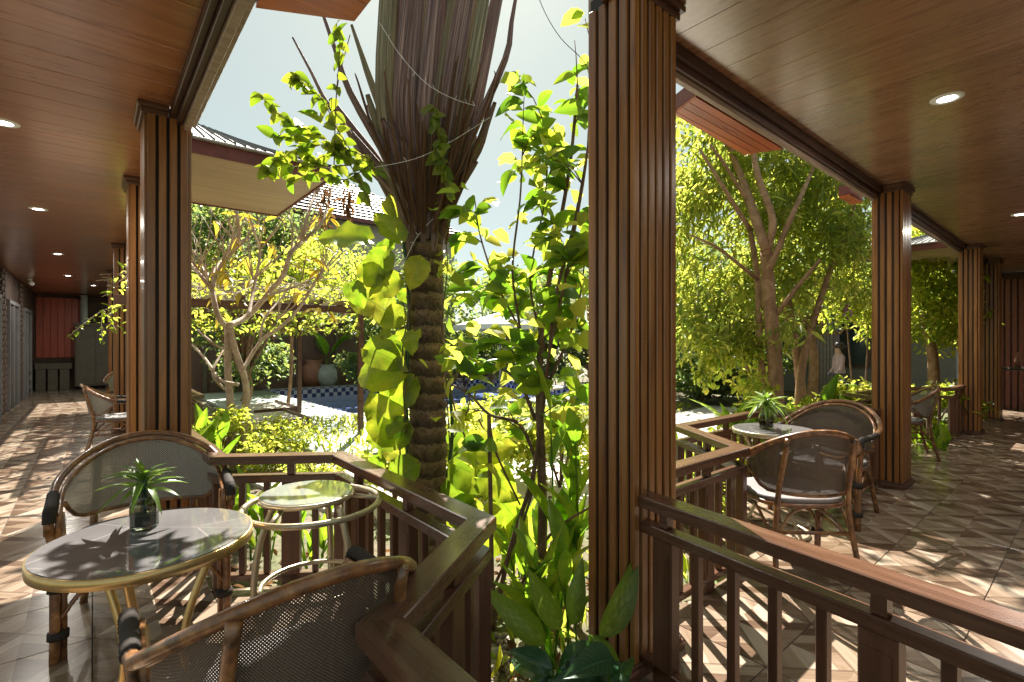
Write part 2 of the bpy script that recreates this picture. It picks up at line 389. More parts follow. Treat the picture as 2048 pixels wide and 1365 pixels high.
M['leaf_pothos'] = leafmat('leaf_pothos_gold', [(.07,.13,.02), (.11,.16,.022), (.20,.20,.03)], [(.34,.48,.03), (.62,.62,.04), (.88,.76,.10)], .55, .3, 'obj', 1.0, .35)
M['leaf_shrub'] = leafmat('leaf_shrub_yellow_green', [(.06,.11,.015), (.11,.15,.02), (.16,.17,.025)], [(.42,.60,.06), (.66,.72,.08), (.82,.78,.12)], .62, .42)
M['leaf_tree'] = leafmat('leaf_tree_narrow', [(.07,.11,.035), (.10,.13,.04), (.14,.15,.045)], [(.36,.50,.07), (.58,.64,.09), (.76,.72,.12)], .6, .36)
M['leaf_far'] = leafmat('leaf_far_green', [(.05,.085,.045), (.07,.11,.05), (.10,.12,.04)], [(.22,.36,.12), (.38,.50,.12), (.58,.62,.12)], .5, .45)
M['leaf_dark'] = leafmat('leaf_dark_glossy', [(.025,.08,.04), (.04,.11,.05)], [(.08,.22,.05), (.12,.28,.06)], .25, .2, 'obj', .7, .6)
M['leaf_dieff'] = leafmat('leaf_spotted', [(.05,.11,.018), (.08,.14,.025)], [(.26,.42,.04), (.36,.50,.05)], .45, .3, 'obj', .5, .4, (.30,.32,.08))
M['leaf_canna'] = leafmat('leaf_canna_bright', [(.06,.13,.015), (.10,.17,.02)], [(.30,.52,.03), (.50,.62,.04)], .55, .33, 'obj', .45)
M['leaf_frangi'] = leafmat('leaf_frangipani_yellow', [(.16,.15,.02), (.30,.22,.03), (.12,.14,.02)], [(.60,.52,.04), (.72,.50,.05), (.40,.50,.04)], .5, .45)
M['leaf_drac'] = leafmat('leaf_dracaena', [(.07,.15,.02), (.14,.22,.04)], [(.20,.36,.04), (.34,.48,.06)], .35, .3, 'obj', .3)
k = N('flower_purple'); k.col((.42,.12,.45)); k.rough(.5); M['purple'] = k.m

# ------------------------------------------------------------------ leaf shapes
def leaf_mesh(name, L, Wd, m, shape='oval', seg=7, cross=4, fold=.18, curl=.25, wave=0.0, heart=False):
    b = MB(); b.uv = []
    for i in range(seg+1):
        t = i/seg
        if shape == 'oval': w = math.sin(math.pi*min(1, t**.85))**.75
        elif shape == 'heart': w = (math.sin(math.pi*t**.62)**.7) if 0 < t < 1 else 0
        elif shape == 'lance': w = math.sin(math.pi*t**.75)**.9 if t < 1 else 0
        elif shape == 'strap': w = min(1, .35+t*3)*(1-t**3)
        w = max(w, .04 if i == 0 else .015)*Wd/2
        z = -curl*L*t*t
        y = L*t*(1-curl*.25*t)
        for j in range(cross+1):
            s = j/cross*2-1
            if wave: w *= 1+.05*math.sin(t*23+s*3)
            yy = y
            if shape == 'heart' and i <= 1: yy -= abs(s)*.14*L*(1-t*3 if t < .33 else 0)
            b.v.append((s*w, yy, z + abs(s)*w*fold*2 + wave*L*math.sin(t*15+s)*abs(s)*.06))
            b.uv.append(((s+1)/2, t))
    c1 = cross+1
    for i in range(seg):
        for j in range(cross):
            a = i*c1+j; b.f.append((a, a+1, a+c1+1, a+c1))
    return b.mesh(name, m, True)
LM = {
 'big': [leaf_mesh('leaf', .135, .085, M['leaf_big'], 'oval', 7, 4, .15, c) for c in (.1, .35, .6)],
 'pothos': [leaf_mesh('leaf', .34, .27, M['leaf_pothos'], 'heart', 9, 6, .12, c, 1.0) for c in (.15, .45, .8)],
 'heart': [leaf_mesh('leaf', .095, .065, M['leaf_pothos'], 'heart', 6, 4, .15, c) for c in (.2, .5)],
 'lily': [leaf_mesh('leaf', .30, .13, M['leaf_dark'], 'lance', 9, 4, .3, c) for c in (.3, .7)],
 'dieff': [leaf_mesh('leaf', .36, .11, M['leaf_dieff'], 'lance', 10, 4, .25, c) for c in (.12, .45)],
 'canna': [leaf_mesh('leaf', .42, .12, M['leaf_canna'], 'lance', 9, 4, .3, c) for c in (.05, .3)],
 'drac': [leaf_mesh('leaf', .17, .030, M['leaf_drac'], 'lance', 7, 2, .3, c) for c in (.35, .9)],
 'frangi': [leaf_mesh('leaf', .26, .08, M['leaf_frangi'], 'lance', 6, 2, .2, c) for c in (.2, .5)],
 'banana': [leaf_mesh('leaf', 1.25, .32, M['leaf_canna'], 'lance', 12, 4, .25, c) for c in (.1, .35)],
 'fan': [leaf_mesh('leaf', 2.1, .48, M['leaf_big'], 'strap', 14, 4, .2, c, 1.0) for c in (.3, .55)],
}
def orient(o, p, d, roll=0.0, s=1.0):
    d = Vector(d).normalized(); q = d.to_track_quat('Y', 'Z') @ Quaternion((0, 1, 0), roll)
    o.location = p; o.rotation_mode = 'QUATERNION'; o.rotation_quaternion = q; o.scale = (s, s, s)
def leaf_at(kind, parent, p, d, roll=None, s=1.0, name='leaf', face=None):
    o = link(name, rng.choice(LM[kind]), parent)
    if face is not None:           # blade turned so that its upper side looks along face
        y = Vector(d).normalized(); z = Vector(face); z = (z-y*z.dot(y)).normalized(); x = y.cross(z)
        o.location = Vector(p)-parent.location; o.rotation_mode = 'QUATERNION'
        o.rotation_quaternion = Matrix((x, y, z)).transposed().to_quaternion(); o.scale = (s, s, s); return o
    if roll is None: roll = rng.uniform(-.6, .6)
    orient(o, Vector(p)-parent.location, d, roll, s); return o

nrg = np.random.default_rng(11)
def leaf_cloud(pts, L, Wd, m, name, parent=None, droop=.3, up=None, kind='oval', jit=.35, dirs=None):
    """thousands of small leaves as one mesh: each leaf is a folded six-point blade"""
    pts = np.asarray(pts, dtype=np.float64); n = len(pts)
    if kind == 'oval': T = np.array([(0,0,0), (-.5,.38,.10), (.5,.38,.10), (0,.42,-.03), (-.36,.75,.04), (.36,.75,.04), (0,1,-.18)])
    else: T = np.array([(0,0,0), (-.5,.35,.08), (.5,.35,.08), (0,.4,-.02), (-.32,.7,.0), (.32,.7,.0), (0,1,-.14)])
    F = [(0,3,1), (0,2,3), (1,3,4), (3,2,5), (3,6,4), (3,5,6)]
    if dirs is None:
        th = nrg.uniform(0, 2*np.pi, n); el = nrg.normal(-droop, .55, n)
        d = np.stack([np.cos(th)*np.cos(el), np.sin(th)*np.cos(el), np.sin(el)], 1)
    else:
        d = dirs + nrg.normal(0, jit, (n, 3)); d /= np.linalg.norm(d, axis=1)[:, None]
    u = nrg.normal(0, .5, (n, 3)) + np.array([0, 0, 1.0]); x = np.cross(d, u); x /= np.linalg.norm(x, axis=1)[:, None]+1e-9
    z = np.cross(x, d); s = nrg.uniform(.6, 1.25, n)
    V = pts[:, None, :] + (x[:, None, :]*(T[None, :, 0:1]*Wd) + d[:, None, :]*(T[None, :, 1:2]*L) + z[:, None, :]*(T[None, :, 2:3]*L))*s[:, None, None]
    me = bpy.data.meshes.new(name); nv = len(T); nf = len(F)
    me.vertices.add(n*nv); me.vertices.foreach_set('co', V.reshape(-1).astype(np.float32))
    FI = (np.array(F)[None] + (np.arange(n)*nv)[:, None, None]).reshape(-1)
    me.loops.add(n*nf*3); me.loops.foreach_set('vertex_index', FI.astype(np.int32))
    me.polygons.add(n*nf); me.polygons.foreach_set('loop_start', np.arange(0, n*nf*3, 3, dtype=np.int32)); me.polygons.foreach_set('loop_total', np.full(n*nf, 3, dtype=np.int32))
    me.polygons.foreach_set('use_smooth', np.ones(n*nf, dtype=bool))
    me.update(calc_edges=True); me.materials.append(m)
    return link(name, me, parent)
def clump_points(centres, n, rad):
    """points around a list of clump centres, each clump with its own size"""
    C = np.array([tuple(c) for c in centres]); k = nrg.integers(0, len(C), n)
    r = nrg.normal(0, 1, (n, 3)); r /= np.linalg.norm(r, axis=1)[:, None]; r *= (nrg.uniform(0, 1, n)**.45)[:, None]
    rr = (np.array([rad*q for q in nrg.uniform(.6, 1.3, len(C))]))[k][:, None]
    return C[k] + r*rr*np.array([1, 1, .7])
def ell_pts(c, r, n):
    q = nrg.normal(0, 1, (n, 3)); q /= np.linalg.norm(q, axis=1)[:, None]; q *= (nrg.uniform(0.15, 1, n)**.5)[:, None]
    return [Vector(c) + Vector((x*r[0], y*r[1], z*r[2])) for x, y, z in q]
def smooth_line(pts, k=4):
    pts = [Vector(p) for p in pts]; out = []
    for i in range(len(pts)-1):
        p0 = pts[max(i-1, 0)]; p1 = pts[i]; p2 = pts[i+1]; p3 = pts[min(i+2, len(pts)-1)]
        for j in range(k):
            t = j/k
            out.append(.5*((2*p1) + (p2-p0)*t + (2*p0-5*p1+4*p2-p3)*t*t + (3*p1-p0-3*p2+p3)*t**3))
    out.append(pts[-1]); return out
def limb(b, pts, r0, r1, k=4, n=7, knob=0.0):
    q = smooth_line(pts, k); m = len(q)
    b.tube(q, [(r0+(r1-r0)*(i/(m-1)))*(1+knob*rng.uniform(-1, 1)) for i in range(m)], n)
    return q

# ================================================================== THE STRUCTURE
GZ = -.15
ground = MB().add([(-60,-40,GZ-.02), (60,-40,GZ-.02), (60,120,GZ-.02), (-60,120,GZ-.02)], [(0,1,2,3)]).build('ground', M['soil']); tag(ground, kind='structure')

TS = .5
FA, FB = .50, 1.42         # courtyard edges of the two wings' floors
bayL = [(FA, 3.17), (1.08, 2.80), (1.08, 1.42), (FA, 1.02)]
bayR = [(2.95, FB), (3.40, 2.10), (4.67, 2.10), (5.12, FB)]
bayR2 = [(6.85, FB), (7.30, 2.10), (8.80, 2.10), (9.25, FB)]
leftF = [(-2.3, -3), (FA, -3), (FA, 21), (-2.3, 21)]
rightF = [(1.66, -3), (15.5, -3), (15.5, FB), (1.66, FB)]
def pw(poly): return [tuple(W(a, b))[:2] for a, b in poly]
floor = MB()
for pl in (leftF, rightF, bayL[::-1], bayR[::-1], bayR2[::-1]): floor.prism(pw(pl), GZ-.1, -.006)
floor = floor.build('floor', M['grout']); tag(floor, kind='structure')
def clip(poly, conv):
    out = poly; n = len(conv)
    for i in range(n):
        a = conv[i]; b = conv[(i+1) % n]; ins = lambda p: (b[0]-a[0])*(p[1]-a[1])-(b[1]-a[1])*(p[0]-a[0])
        res = []
        for j in range(len(out)):
            p, q = out[j], out[(j+1) % len(out)]; dp, dq = ins(p), ins(q)
            if dp >= -1e-9: res.append(p)
            if (dp > 1e-9 and dq < -1e-9) or (dp < -1e-9 and dq > 1e-9):
                t = dp/(dp-dq); res.append((p[0]+(q[0]-p[0])*t, p[1]+(q[1]-p[1])*t))
        out = res
        if len(out) < 3: return []
    return out
def ccw(p):
    s = sum(p[i][0]*p[(i+1) % len(p)][1]-p[(i+1) % len(p)][0]*p[i][1] for i in range(len(p))); return p if s > 0 else p[::-1]
g = .0022; h = TS/2
full_tile = MB().bbox(-h+g, h-g, -h+g, h-g, -.0055, 0, .0012).mesh('tile', M['tile'])
far = MB(); ntile = 0
for region, conv, oa, ob in ((0, leftF, FA, 0.0), (1, rightF, 1.66, FB), (2, bayL, FA, 0.0), (3, bayR, 1.66, FB), (4, bayR2, 1.66, FB)):
    conv = ccw(conv); amin = min(p[0] for p in conv); amax = max(p[0] for p in conv); bmin = min(p[1] for p in conv); bmax = max(p[1] for p in conv)
    i0 = math.floor((amin-oa)/TS+1e-6); i1 = math.ceil((amax-oa)/TS-1e-6); j0 = math.floor((bmin-ob)/TS+1e-6); j1 = math.ceil((bmax-ob)/TS-1e-6)
    for i in range(i0, i1):
        for j in range(j0, j1):
            ca, cb = oa+(i+.5)*TS, ob+(j+.5)*TS
            sq = [(ca-h+g, cb-h+g), (ca+h-g, cb-h+g), (ca+h-g, cb+h-g), (ca-h+g, cb+h-g)]
            cl = clip(sq, conv)
            if len(cl) < 3: continue
            w = W(ca, cb)
            u = w.x/w.y if w.y > .3 else 99
            seen = w.y > .8 and abs(u) < 1.35
            if seen and w.y < 10.5:
                wz = len(cl) == 4 and all(abs(p[0]-q[0])+abs(p[1]-q[1]) < 1e-6 for p, q in zip(sorted(cl), sorted(sq)))
                me = full_tile if wz else MB().prism([(p[0]-ca, p[1]-cb) for p in cl], -.0055, 0).mesh('tile', M['tile'])
                o = link('tile', me, floor, W(ca, cb, 0), ROTP); ntile += 1
            else:
                far.prism([tuple(W(*p))[:2] for p in cl], -.0055, 0)
fo = far.build('tile_field', M['tile'], floor); fo['kind'] = 'stuff'

# ceilings: separate boards laid across each wing
CZ = 2.85
def ceiling(name, boards, w=.22):
    c = MB()
    for (a0, a1, b0, b1) in boards['backing']:
        c.prism(pw([(a0, b0), (a1, b0), (a1, b1), (a0, b1)]), CZ+.012, CZ+.06)
    c = c.build(name, M['beam']); tag(c, kind='structure'); return c
cl = ceiling('ceiling_left', {'backing': [(-2.3, .42, .75, 21)]})
BW = .225
me = MB().bbox(-2.3, .378, .0015, BW-.0015, 0, .011, .0025).mesh('ceiling_board', M['ceil'])
b = .8
while b < 20.9:
    o = link('ceiling_board', me, cl, W(0, b, CZ), ROTP); b += BW
cr = ceiling('ceiling_right', {'backing': [(1.70, 15.5, -3, 1.42)]})
me = MB().bbox(-.0015-BW, -.0015, -3, 1.377, 0, .011, .0025).mesh('ceiling_board', M['ceil'])
# the same laminate with its grain along the board's length (object y)
M['ceil_y'] = wood('ceiling_laminate_cross', (.20,.09,.045), (.29,.145,.08), (.38,.205,.12), .28, 1, 1.0, .03, .2, 1.0)
me.materials.clear(); me.materials.append(M['ceil_y'])
a = 1.95
while a < 15.5:
    o = link('ceiling_board', me, cr, W(a, 0, CZ), ROTP); a += BW
# roof slabs over the verandas
roof = MB().prism(pw([(-2.6, .7), (.45, .7), (.45, 21.3), (-2.6, 21.3)]), CZ+.07, CZ+.2)
roof = roof.build('roof_slab_left', M['roof_dark']); tag(roof, kind='structure')
roof = MB().prism(pw([(1.70, -3.2), (15.6, -3.2), (15.6, 1.43), (1.70, 1.43)]), CZ+.07, CZ+.2)
roof = roof.build('roof_slab_right', M['roof_dark']); tag(roof, kind='structure')

# beams
def beam_along(name, axis, s0, s1, c0, c1, out):
    """axis 'a' or 'b'; c0..c1 the dark beam, out the side with the pale trim"""
    t = thing(name, {'a': 'dark brown beam over the right veranda edge with pale trim underneath', 'b': 'dark brown beam over the left veranda edge with pale trim underneath'}[axis], 'beam', W(s0, c0, 0) if axis == 'a' else W(c0, s0, 0), ROTP)
    L = s1-s0
    def bx(l0, l1, w0, w1, z0, z1, nm, m):
        if axis == 'a': MB().bbox(l0, l1, w0, w1, z0, z1, .003).build(nm, m, t)
        else: MB().bbox(w0, w1, l0, l1, z0, z1, .003).build(nm, m, t)
    w = c1-c0
    bx(0, L, 0, w*.28, 2.79, CZ+.01, 'inner_moulding', M['beam'])
    bx(0, L, w*.28+.002, w*.6, 2.755, CZ+.01, 'beam_body', M['beam'])
    bx(0, L, w*.6+.002, w, 2.728, CZ+.16, 'outer_trim', M['trim'])
    bx(0, L, w+.002, w+.03, 2.76, CZ+.24, 'outer_board', M['trim'])
    return t
beam_along('veranda_beam', 'a', 1.70, 15.5, 1.377, 1.467, 1)
beam_along('veranda_beam', 'b', .75, 3.82, .378, .486, 1)
t = beam_along('veranda_beam', 'b', 4.19, 21, .378, .486, 1); t['label'] = 'dark brown beam running on behind the nearest left column to the corridor end'

# ------------------------------------------------------------------ slatted columns
def column(axis, loc, label, H=CZ, group='slatted veranda columns'):
    """length .33 along the beam, .225 across it. local x = a, local y = b"""
    lx, ly = (.33, .225) if axis == 'a' else (.235, .34)
    t = thing('slatted_column', label, 'column', loc, ROTP, group)
    MB().box(.012, lx-.012, .012, ly-.012, .0, H-.004).build('core', M['core'], t)
    def face(n, L, place):
        gap = .017; w = (L-gap*(n+1))/n if n > 1 else L
        w = (L-.024-gap*(n-1))/n
        mesh = MB().bbox(0, w, -.008, .016, .055, H-.06, .004).mesh('slat', M['slat'])
        for i in range(n):
            place(link('slat', mesh, t), .012+i*(w+gap))
    nx, ny = (6, 4) if axis == 'a' else (4, 5)
    def f1(o, s): o.location = (s, -.008, 0)
    def f2(o, s): o.location = (s, ly-.012, 0)
    def f3(o, s): o.location = (.012, s, 0); o.rotation_euler = (0, 0, R(90))
    def f4(o, s): o.location = (lx+.004, s, 0); o.rotation_euler = (0, 0, R(90))
    face(nx, lx, f1); face(nx, lx, f2); face(ny, ly, f3); face(ny, ly, f4)
    pb = MB().bbox(-.035, lx+.035, -.035, ly+.035, 0, .04, .006).bbox(-.022, lx+.022, -.022, ly+.022, .04, .055, .004); pb.build('plinth', M['capwood'], t)
    oy = ly-.095 if axis == 'a' else ly+.03; ox = lx+.03 if axis == 'a' else lx-.112
    MB().bbox(-.04, ox, -.04, oy, H-.03, H-.003, .004).bbox(-.022, ox-.018 if axis == 'a' else ox, -.022, oy, H-.065, H-.03, .004).build('cap', M['capwood'], t)
    return t
column('a', W(1.656, 1.24), 'wide brown slatted column standing alone in the middle foreground')
column('a', W(5.76, 1.24), 'slatted column right of the dark bistro chair pair, second in the right row')
column('a', W(10.1, 1.24), 'slatted column behind the single chair, third in the right row')
column('a', W(12.2, 1.24), 'orange-brown slatted column, farthest and narrowest in the right row')
column('b', W(.25, 3.84), 'wide golden-brown slatted column behind the table, nearest of the left row')
column('b', W(.25, 5.64), 'slatted column half hidden by the nearest left column, second of the left row')
column('b', W(.25, 9.5), 'pale slatted column behind the hanging twig, third of the left row')
column('b', W(.25, 13.0), 'reddish slatted column, thin and farthest of the left row')

# ------------------------------------------------------------------ balustrades
RZ = .738
def balustrade(label, pts, origin, wide=None, group='brown wooden balustrades', spacing=.135, cap0=True, blocks=None, boxpost=()):
    """pts: plan points (a, b) of the rail's centre line"""
    t = thing('balustrade', label, 'railing', W(*origin), 0, group)
    o = W(*origin); Q = [W(a, b) - o for a, b in pts]
    def strip(i, w, z0, z1, name, m, off=0.0):
        p, q = Q[i], Q[i+1]; d = (q-p).normalized(); nrm = Vector((-d.y, d.x, 0))
        def miter(k):
            if k == 0 or k == len(Q)-1:
                return nrm
            d0 = (Q[k]-Q[k-1]).normalized(); d1 = (Q[k+1]-Q[k]).normalized(); mm = (Vector((-d0.y, d0.x, 0)) + Vector((-d1.y, d1.x, 0))).normalized()
            return mm / max(.3, mm.dot(nrm))
        m0, m1 = miter(i), miter(i+1); c = .004; gp = .0006
        ring = []
        for (s, z) in ((-1, z0), (1, z0), (1, z1-c), (1-2*c/w, z1), (-1+2*c/w, z1), (-1, z1-c)):
            ring.append((s, z))
        vs = [p + m0*(s*w/2) + d*gp + Vector((0,0,z)) for s, z in ring] + [q + m1*(s*w/2) - d*gp + Vector((0,0,z)) for s, z in ring]
        n = len(ring); fs = [(k, k+n, (k+1) % n + n, (k+1) % n) for k in range(n)] + [tuple(range(n)), tuple(range(n, 2*n))[::-1]]
        # object frame along the rail, so the grain follows it
        ang = math.atan2(d.y, d.x); Mi = Matrix.Rotation(-ang, 4, 'Z') @ Matrix.Translation(-p)
        ob = MB().add([Mi @ x for x in vs], fs).build(name, m, t); ob.location = p; ob.rotation_euler = (0, 0, ang)
    bme = MB().bbox(-.016, .016, -.016, .016, .085, RZ-.152, .003).mesh('baluster', M['baluster'])
    for i in range(len(Q)-1):
        strip(i, .095, RZ-.045, RZ, 'top_rail', M['rail']); strip(i, .062, RZ-.15, RZ-.11, 'lower_rail', M['rail']); strip(i, .05, .05, .083, 'bottom_rail', M['rail'])
        p, q = Q[i], Q[i+1]; L = (q-p).length; d = (q-p)/L; ang = math.atan2(d.y, d.x)
        n = max(1, round(L/spacing)-1)
        wd = [int(n*f) for f in (wide[i] if wide else ())]
        for k in range(n):
            s = (k+1)/(n+1)*L
            if k in wd:
                pm = MB().bbox(-.048, .048, -.025, .025, 0, RZ-.152, .004)
                pm.box(-.034, .034, -.0275, -.0255, .1, RZ-.2)
                ob = pm.build('panel_post', M['baluster'], t, False, p+d*s, ang)
                MB().bbox(-.02, .02, -.02, .02, RZ-.109, RZ-.046, .003).build('spacer_block', M['rail'], t, False, p+d*s, ang)
            else:
                link('baluster', bme, t, p+d*s, ang)
    for k in range(1, len(Q)-1):
        MB().bbox(-.026, .026, -.026, .026, 0, RZ-.152, .004).build('corner_post', M['baluster'], t, False, Q[k], math.atan2((Q[k]-Q[k-1]).y, (Q[k]-Q[k-1]).x))
    for k in (0, len(Q)-1):
        if cap0: MB().bbox(-.03, .03, -.03, .03, 0, RZ-.047, .004).build('end_post', M['baluster'], t, False, Q[k], ROTP)
    return t
balustrade('brown balustrade wrapping the bay beside the foreground tables and mesh chairs',
           [(.51, 4.22), (.53, 3.15), (1.066, 2.78), (1.053, 1.422), (.49, 1.04), (.50, -1.5)], (.53, 3.15), [(), (.5,), (.12, .62), (.45,), (.2, .6)])
balustrade('brown balustrade running from the middle column to the lower right corner',
           [(1.745, 1.26), (1.575, .10), (1.50, -1.2)], (1.745, 1.26), [(.0, .78), (.5,)], spacing=.15)
balustrade('brown balustrade of the bay around the marble table with two dark chairs',
           [(2.03, 1.41), (2.98, 1.415), (3.42, 2.09), (4.66, 2.07), (5.10, 1.42), (5.74, 1.43)], (2.98, 1.415), [(.5,), (.5,), (.5,), (.5,), ()])
balustrade('brown balustrade of the bay between second and third right columns',
           [(6.12, 1.42), (6.85, 1.42), (7.30, 2.09), (8.80, 2.09), (9.25, 1.42), (10.06, 1.42)], (6.85, 1.42), [(), (.5,), (.5,), (.5,), (.4, .9)])
balustrade('brown balustrade between second and third left columns',
           [(.45, 6.05), (.5, 6.7), (1.0, 7.1), (1.0, 8.4), (.5, 8.8), (.45, 9.45)], (.5, 6.7), [(), (.5,), (.5,), (.5,), ()])

# ------------------------------------------------------------------ downlights
def downlight(p, label, power=7):
    t = thing('ceiling_downlight', label, 'ceiling light', p, 0, 'round ceiling downlights')
    MB().lathe([(.048, -.001), (.05, -.007), (.078, -.006), (.083, -.001), (.083, 0)], 28).build('trim_ring', M['white'], t, True)
    MB().lathe([(.0, -.004), (.047, -.004), (.047, -.001)], 24).build('lens', M['lampglow'], t, True)
    ld = bpy.data.lights.new('lamp', 'AREA'); ld.shape = 'DISK'; ld.size = .09; ld.energy = power; ld.color = (1, .95, .85)
    lo = bpy.data.objects.new('lamp', ld); scene.collection.objects.link(lo); lo.parent = t; lo.location = (0, 0, -.012)
for i, (a, b, lb) in enumerate([(-.46, 4.8, 'lit round downlight cut off by the left edge of the photo'), (-.46, 7.62, 'lit round downlight in the left ceiling, second from the left edge'),
                 (-.44, 11.2, 'lit round downlight in the left ceiling in front of the red panel'), (-.41, 14.6, 'small lit downlight nearest above the red panel'), (.02, 16.6, 'lit downlight beside the white box at the corridor end'),
                 (3.99, .63, 'large lit round downlight alone in the right ceiling'), (8.2, .65, 'lit downlight at the right edge beyond the second column')]):
    downlight(W(a, b, CZ), lb)

# ------------------------------------------------------------------ outer eaves and canopies
def eave_panel(label, poly, z, th=.05):
    t = thing('eave_panel', label, 'roof eave', W(poly[0][0], poly[0][1], z), ROTP, None); a0, b0 = poly[0]
    loc = [(a-a0, b-b0) for a, b in poly]
    n = 4; ys = [p[1] for p in loc]; y0, y1 = min(ys), max(ys); wy = (y1-y0)/n; lc = ccw(loc)
    for i in range(n):
        xs = (min(p[0] for p in loc)-.01, max(p[0] for p in loc)+.01)
        q = clip(lc, [(xs[0], y0+i*wy+.002), (xs[1], y0+i*wy+.002), (xs[1], y0+(i+1)*wy-.002), (xs[0], y0+(i+1)*wy-.002)])
        if len(q) > 2: MB().prism(q, 0, .016).build('soffit_board', M['eave'], t)
    MB().prism([(x*1.0, y*1.0) for x, y in loc], .019, th+.06).build('eave_frame', M['fascia'], t)
    return t
eave_panel('red wooden eave panel jutting into the sky at the top left', [(.52, 1.0), (.86, 1.0), (.87, 2.10), (.52, 2.28)], 2.75)
eave_panel('orange-red wooden eave board below the right veranda beam', [(2.62, 1.50), (3.80, 1.50), (3.69, 1.73), (2.71, 1.70)], 2.75)
eave_panel('small reddish eave stub where the beam meets the second right column', [(5.35, 1.53), (5.72, 1.53), (5.72, 1.62), (5.35, 1.62)], 2.72)

def canopy(label, a0, a1, b0, b1, out, z=2.75, group='projecting entrance canopies'):
    """flat boarded soffit, maroon fascia, standing seam sheet roof. out: 'a' projects along +a, 'b' along +b"""
    t = thing('entrance_canopy', label, 'canopy', W(a0, b0, z), ROTP, group)
    lx, ly = a1-a0, b1-b0; n = 0
    nb = int(ly/.19) if out == 'a' else int(lx/.19)
    for i in range(nb):
        if out == 'a': MB().bbox(0, lx, i*ly/nb+.001, (i+1)*ly/nb-.001, 0, .012, .002).build('soffit_board', M['soffit'], t)
        else: MB().bbox(i*lx/nb+.001, (i+1)*lx/nb-.001, 0, ly, 0, .012, .002).build('soffit_board', M['soffit'], t)
    e = .02
    if out == 'a':
        MB().box(0, lx+e, -e, -.001, -.01, .085).box(lx+.001, lx+e, 0, ly, -.01, .085).box(0, lx+e, ly+.001, ly+e, -.01, .085).build('fascia', M['fascia'], t)
    else:
        MB().box(-e, lx+e, ly+.001, ly+e, -.01, .085).box(-e, -.001, 0, ly, -.01, .085).box(lx+.001, lx+e, 0, ly, -.01, .085).build('fascia', M['fascia'], t)
    # hipped sheet roof with ribs
    zr = .10
    if out == 'a':
        A = Vector((-.0, -.06, zr)); B = Vector((lx+.06, -.06, zr)); C = Vector((lx+.06, ly+.06, zr)); D = Vector((0, ly+.06, zr)); T0 = Vector((0, ly/2, zr+.42)); T1 = Vector((lx-.30, ly/2, zr+.30))
    else:
        A = Vector((-.06, 0, zr)); B = Vector((-.06, ly+.06, zr)); C = Vector((lx+.06, ly+.06, zr)); D = Vector((lx+.06, 0, zr)); T0 = Vector((lx/2, 0, zr+.42)); T1 = Vector((lx/2, ly-.30, zr+.30))
    dn = Vector((0, 0, -.012))
    MB().add([A, B, C, D, T0, T1, A+dn, B+dn, C+dn, D+dn], [(0,1,5,4), (1,2,5), (2,3,4,5), (6,7,1,0), (7,8,2,1), (8,9,3,2), (9,8,7,6)]).build('roof_sheet', M['metal_roof'], t)
    rb = MB()
    for E0, E1, F0, F1, cnt in ((A, B, T0, T1, 15), (B, C, T1, T1, 9), (D, C, T0, T1, 15)):
        for i in range(cnt+1):
            s = i/cnt; p = E0.lerp(E1, s); q = F0.lerp(F1, s)
            if (p-q).length > .05: rb.tube([p+Vector((0,0,.008)), q+Vector((0,0,.008))], .008, 4)
    rb.build('roof_ribs', M['roof_dark'], t)['kind'] = 'stuff'
    return t
canopy('canopy with pale soffit and ribbed roof jutting out behind the nearest left column', .55, 1.53, 4.28, 5.80, 'a')
canopy('canopy with pale soffit and ribbed roof between the right row columns', 9.9, 12.6, 1.53, 2.7, 'b', 2.82)

# ------------------------------------------------------------------ left corridor end
def simple(name, label, cat, mb, m, loc=(0,0,0), rz=0, kind=None, group=None):
    o = mb.build(name, m, None, False, loc, rz); tag(o, label, cat, group, kind); return o
t = thing('corridor_wall', 'dark rustic wall along the far left of the corridor with glazed doors', 'wall', W(-1.32, 10.2), ROTP)
MB().box(-.2, 0, 0, 10.2, 0, CZ-.01).build('wall', M['rustic'], t)
ub = MB().bbox(0, .035, 0, .24, 0, .085, .008).mesh('stone', M['rustic'])
for i in range(150):                                  # split-face stones proud of the wall
    row = i % 24; col = i//24
    o = link('stone', ub, t, (.001, [0.05, .45, 3.0, 3.35, 6.0, 6.35, 8.6][col]+ (row % 2)*.1, .06+row*.115))
for (y0, nm) in ((.95, 0), (3.9, 1), (6.9, 2)):
    f = MB().box(.002, .06, y0, y0+.07, 0, 2.25).box(.002, .06, y0+1.75, y0+1.82, 0, 2.25).box(.002, .06, y0+.07, y0+1.75, 2.18, 2.25).box(.002, .05, y0+.87, y0+.95, 0, 2.18).build('door_frame', M['grey_wall'], t)
    MB().box(.004, .02, y0+.07, y0+.87, .05, 2.17).build('pane', M['glass_dark'], f); MB().box(.004, .02, y0+.95, y0+1.75, .05, 2.17).build('pane', M['glass_dark'], f)
t = thing('end_wall', 'dark wall closing the left corridor with red panelling', 'wall', W(-1.3, 20.4), ROTP)
MB().box(-.5, 3.2, 0, .2, 0, CZ+.06).build('wall', M['rustic'], t)
for i in range(7): MB().bbox(.02+i*.16, .02+i*.16+.155, -.03, -.002, .95, 2.75, .004).build('panel', M['red_panel'], t)
t = thing('low_cabinet', 'low grey wooden cabinet under the red panels at the corridor end', 'cabinet', W(-1.28, 19.8), ROTP)
MB().bbox(0, .82, 0, .45, .62, .80, .01).build('top', M['cab_grey'], t)
for i in range(3): MB().bbox(.02+i*.26, .02+i*.26+.22, .02, .43, 0, .618, .01).build('door', M['cab_grey'], t)
t = thing('tall_cabinet', 'tall grey cabinet right of the red panels at the corridor end', 'cabinet', W(-.40, 19.6), ROTP)
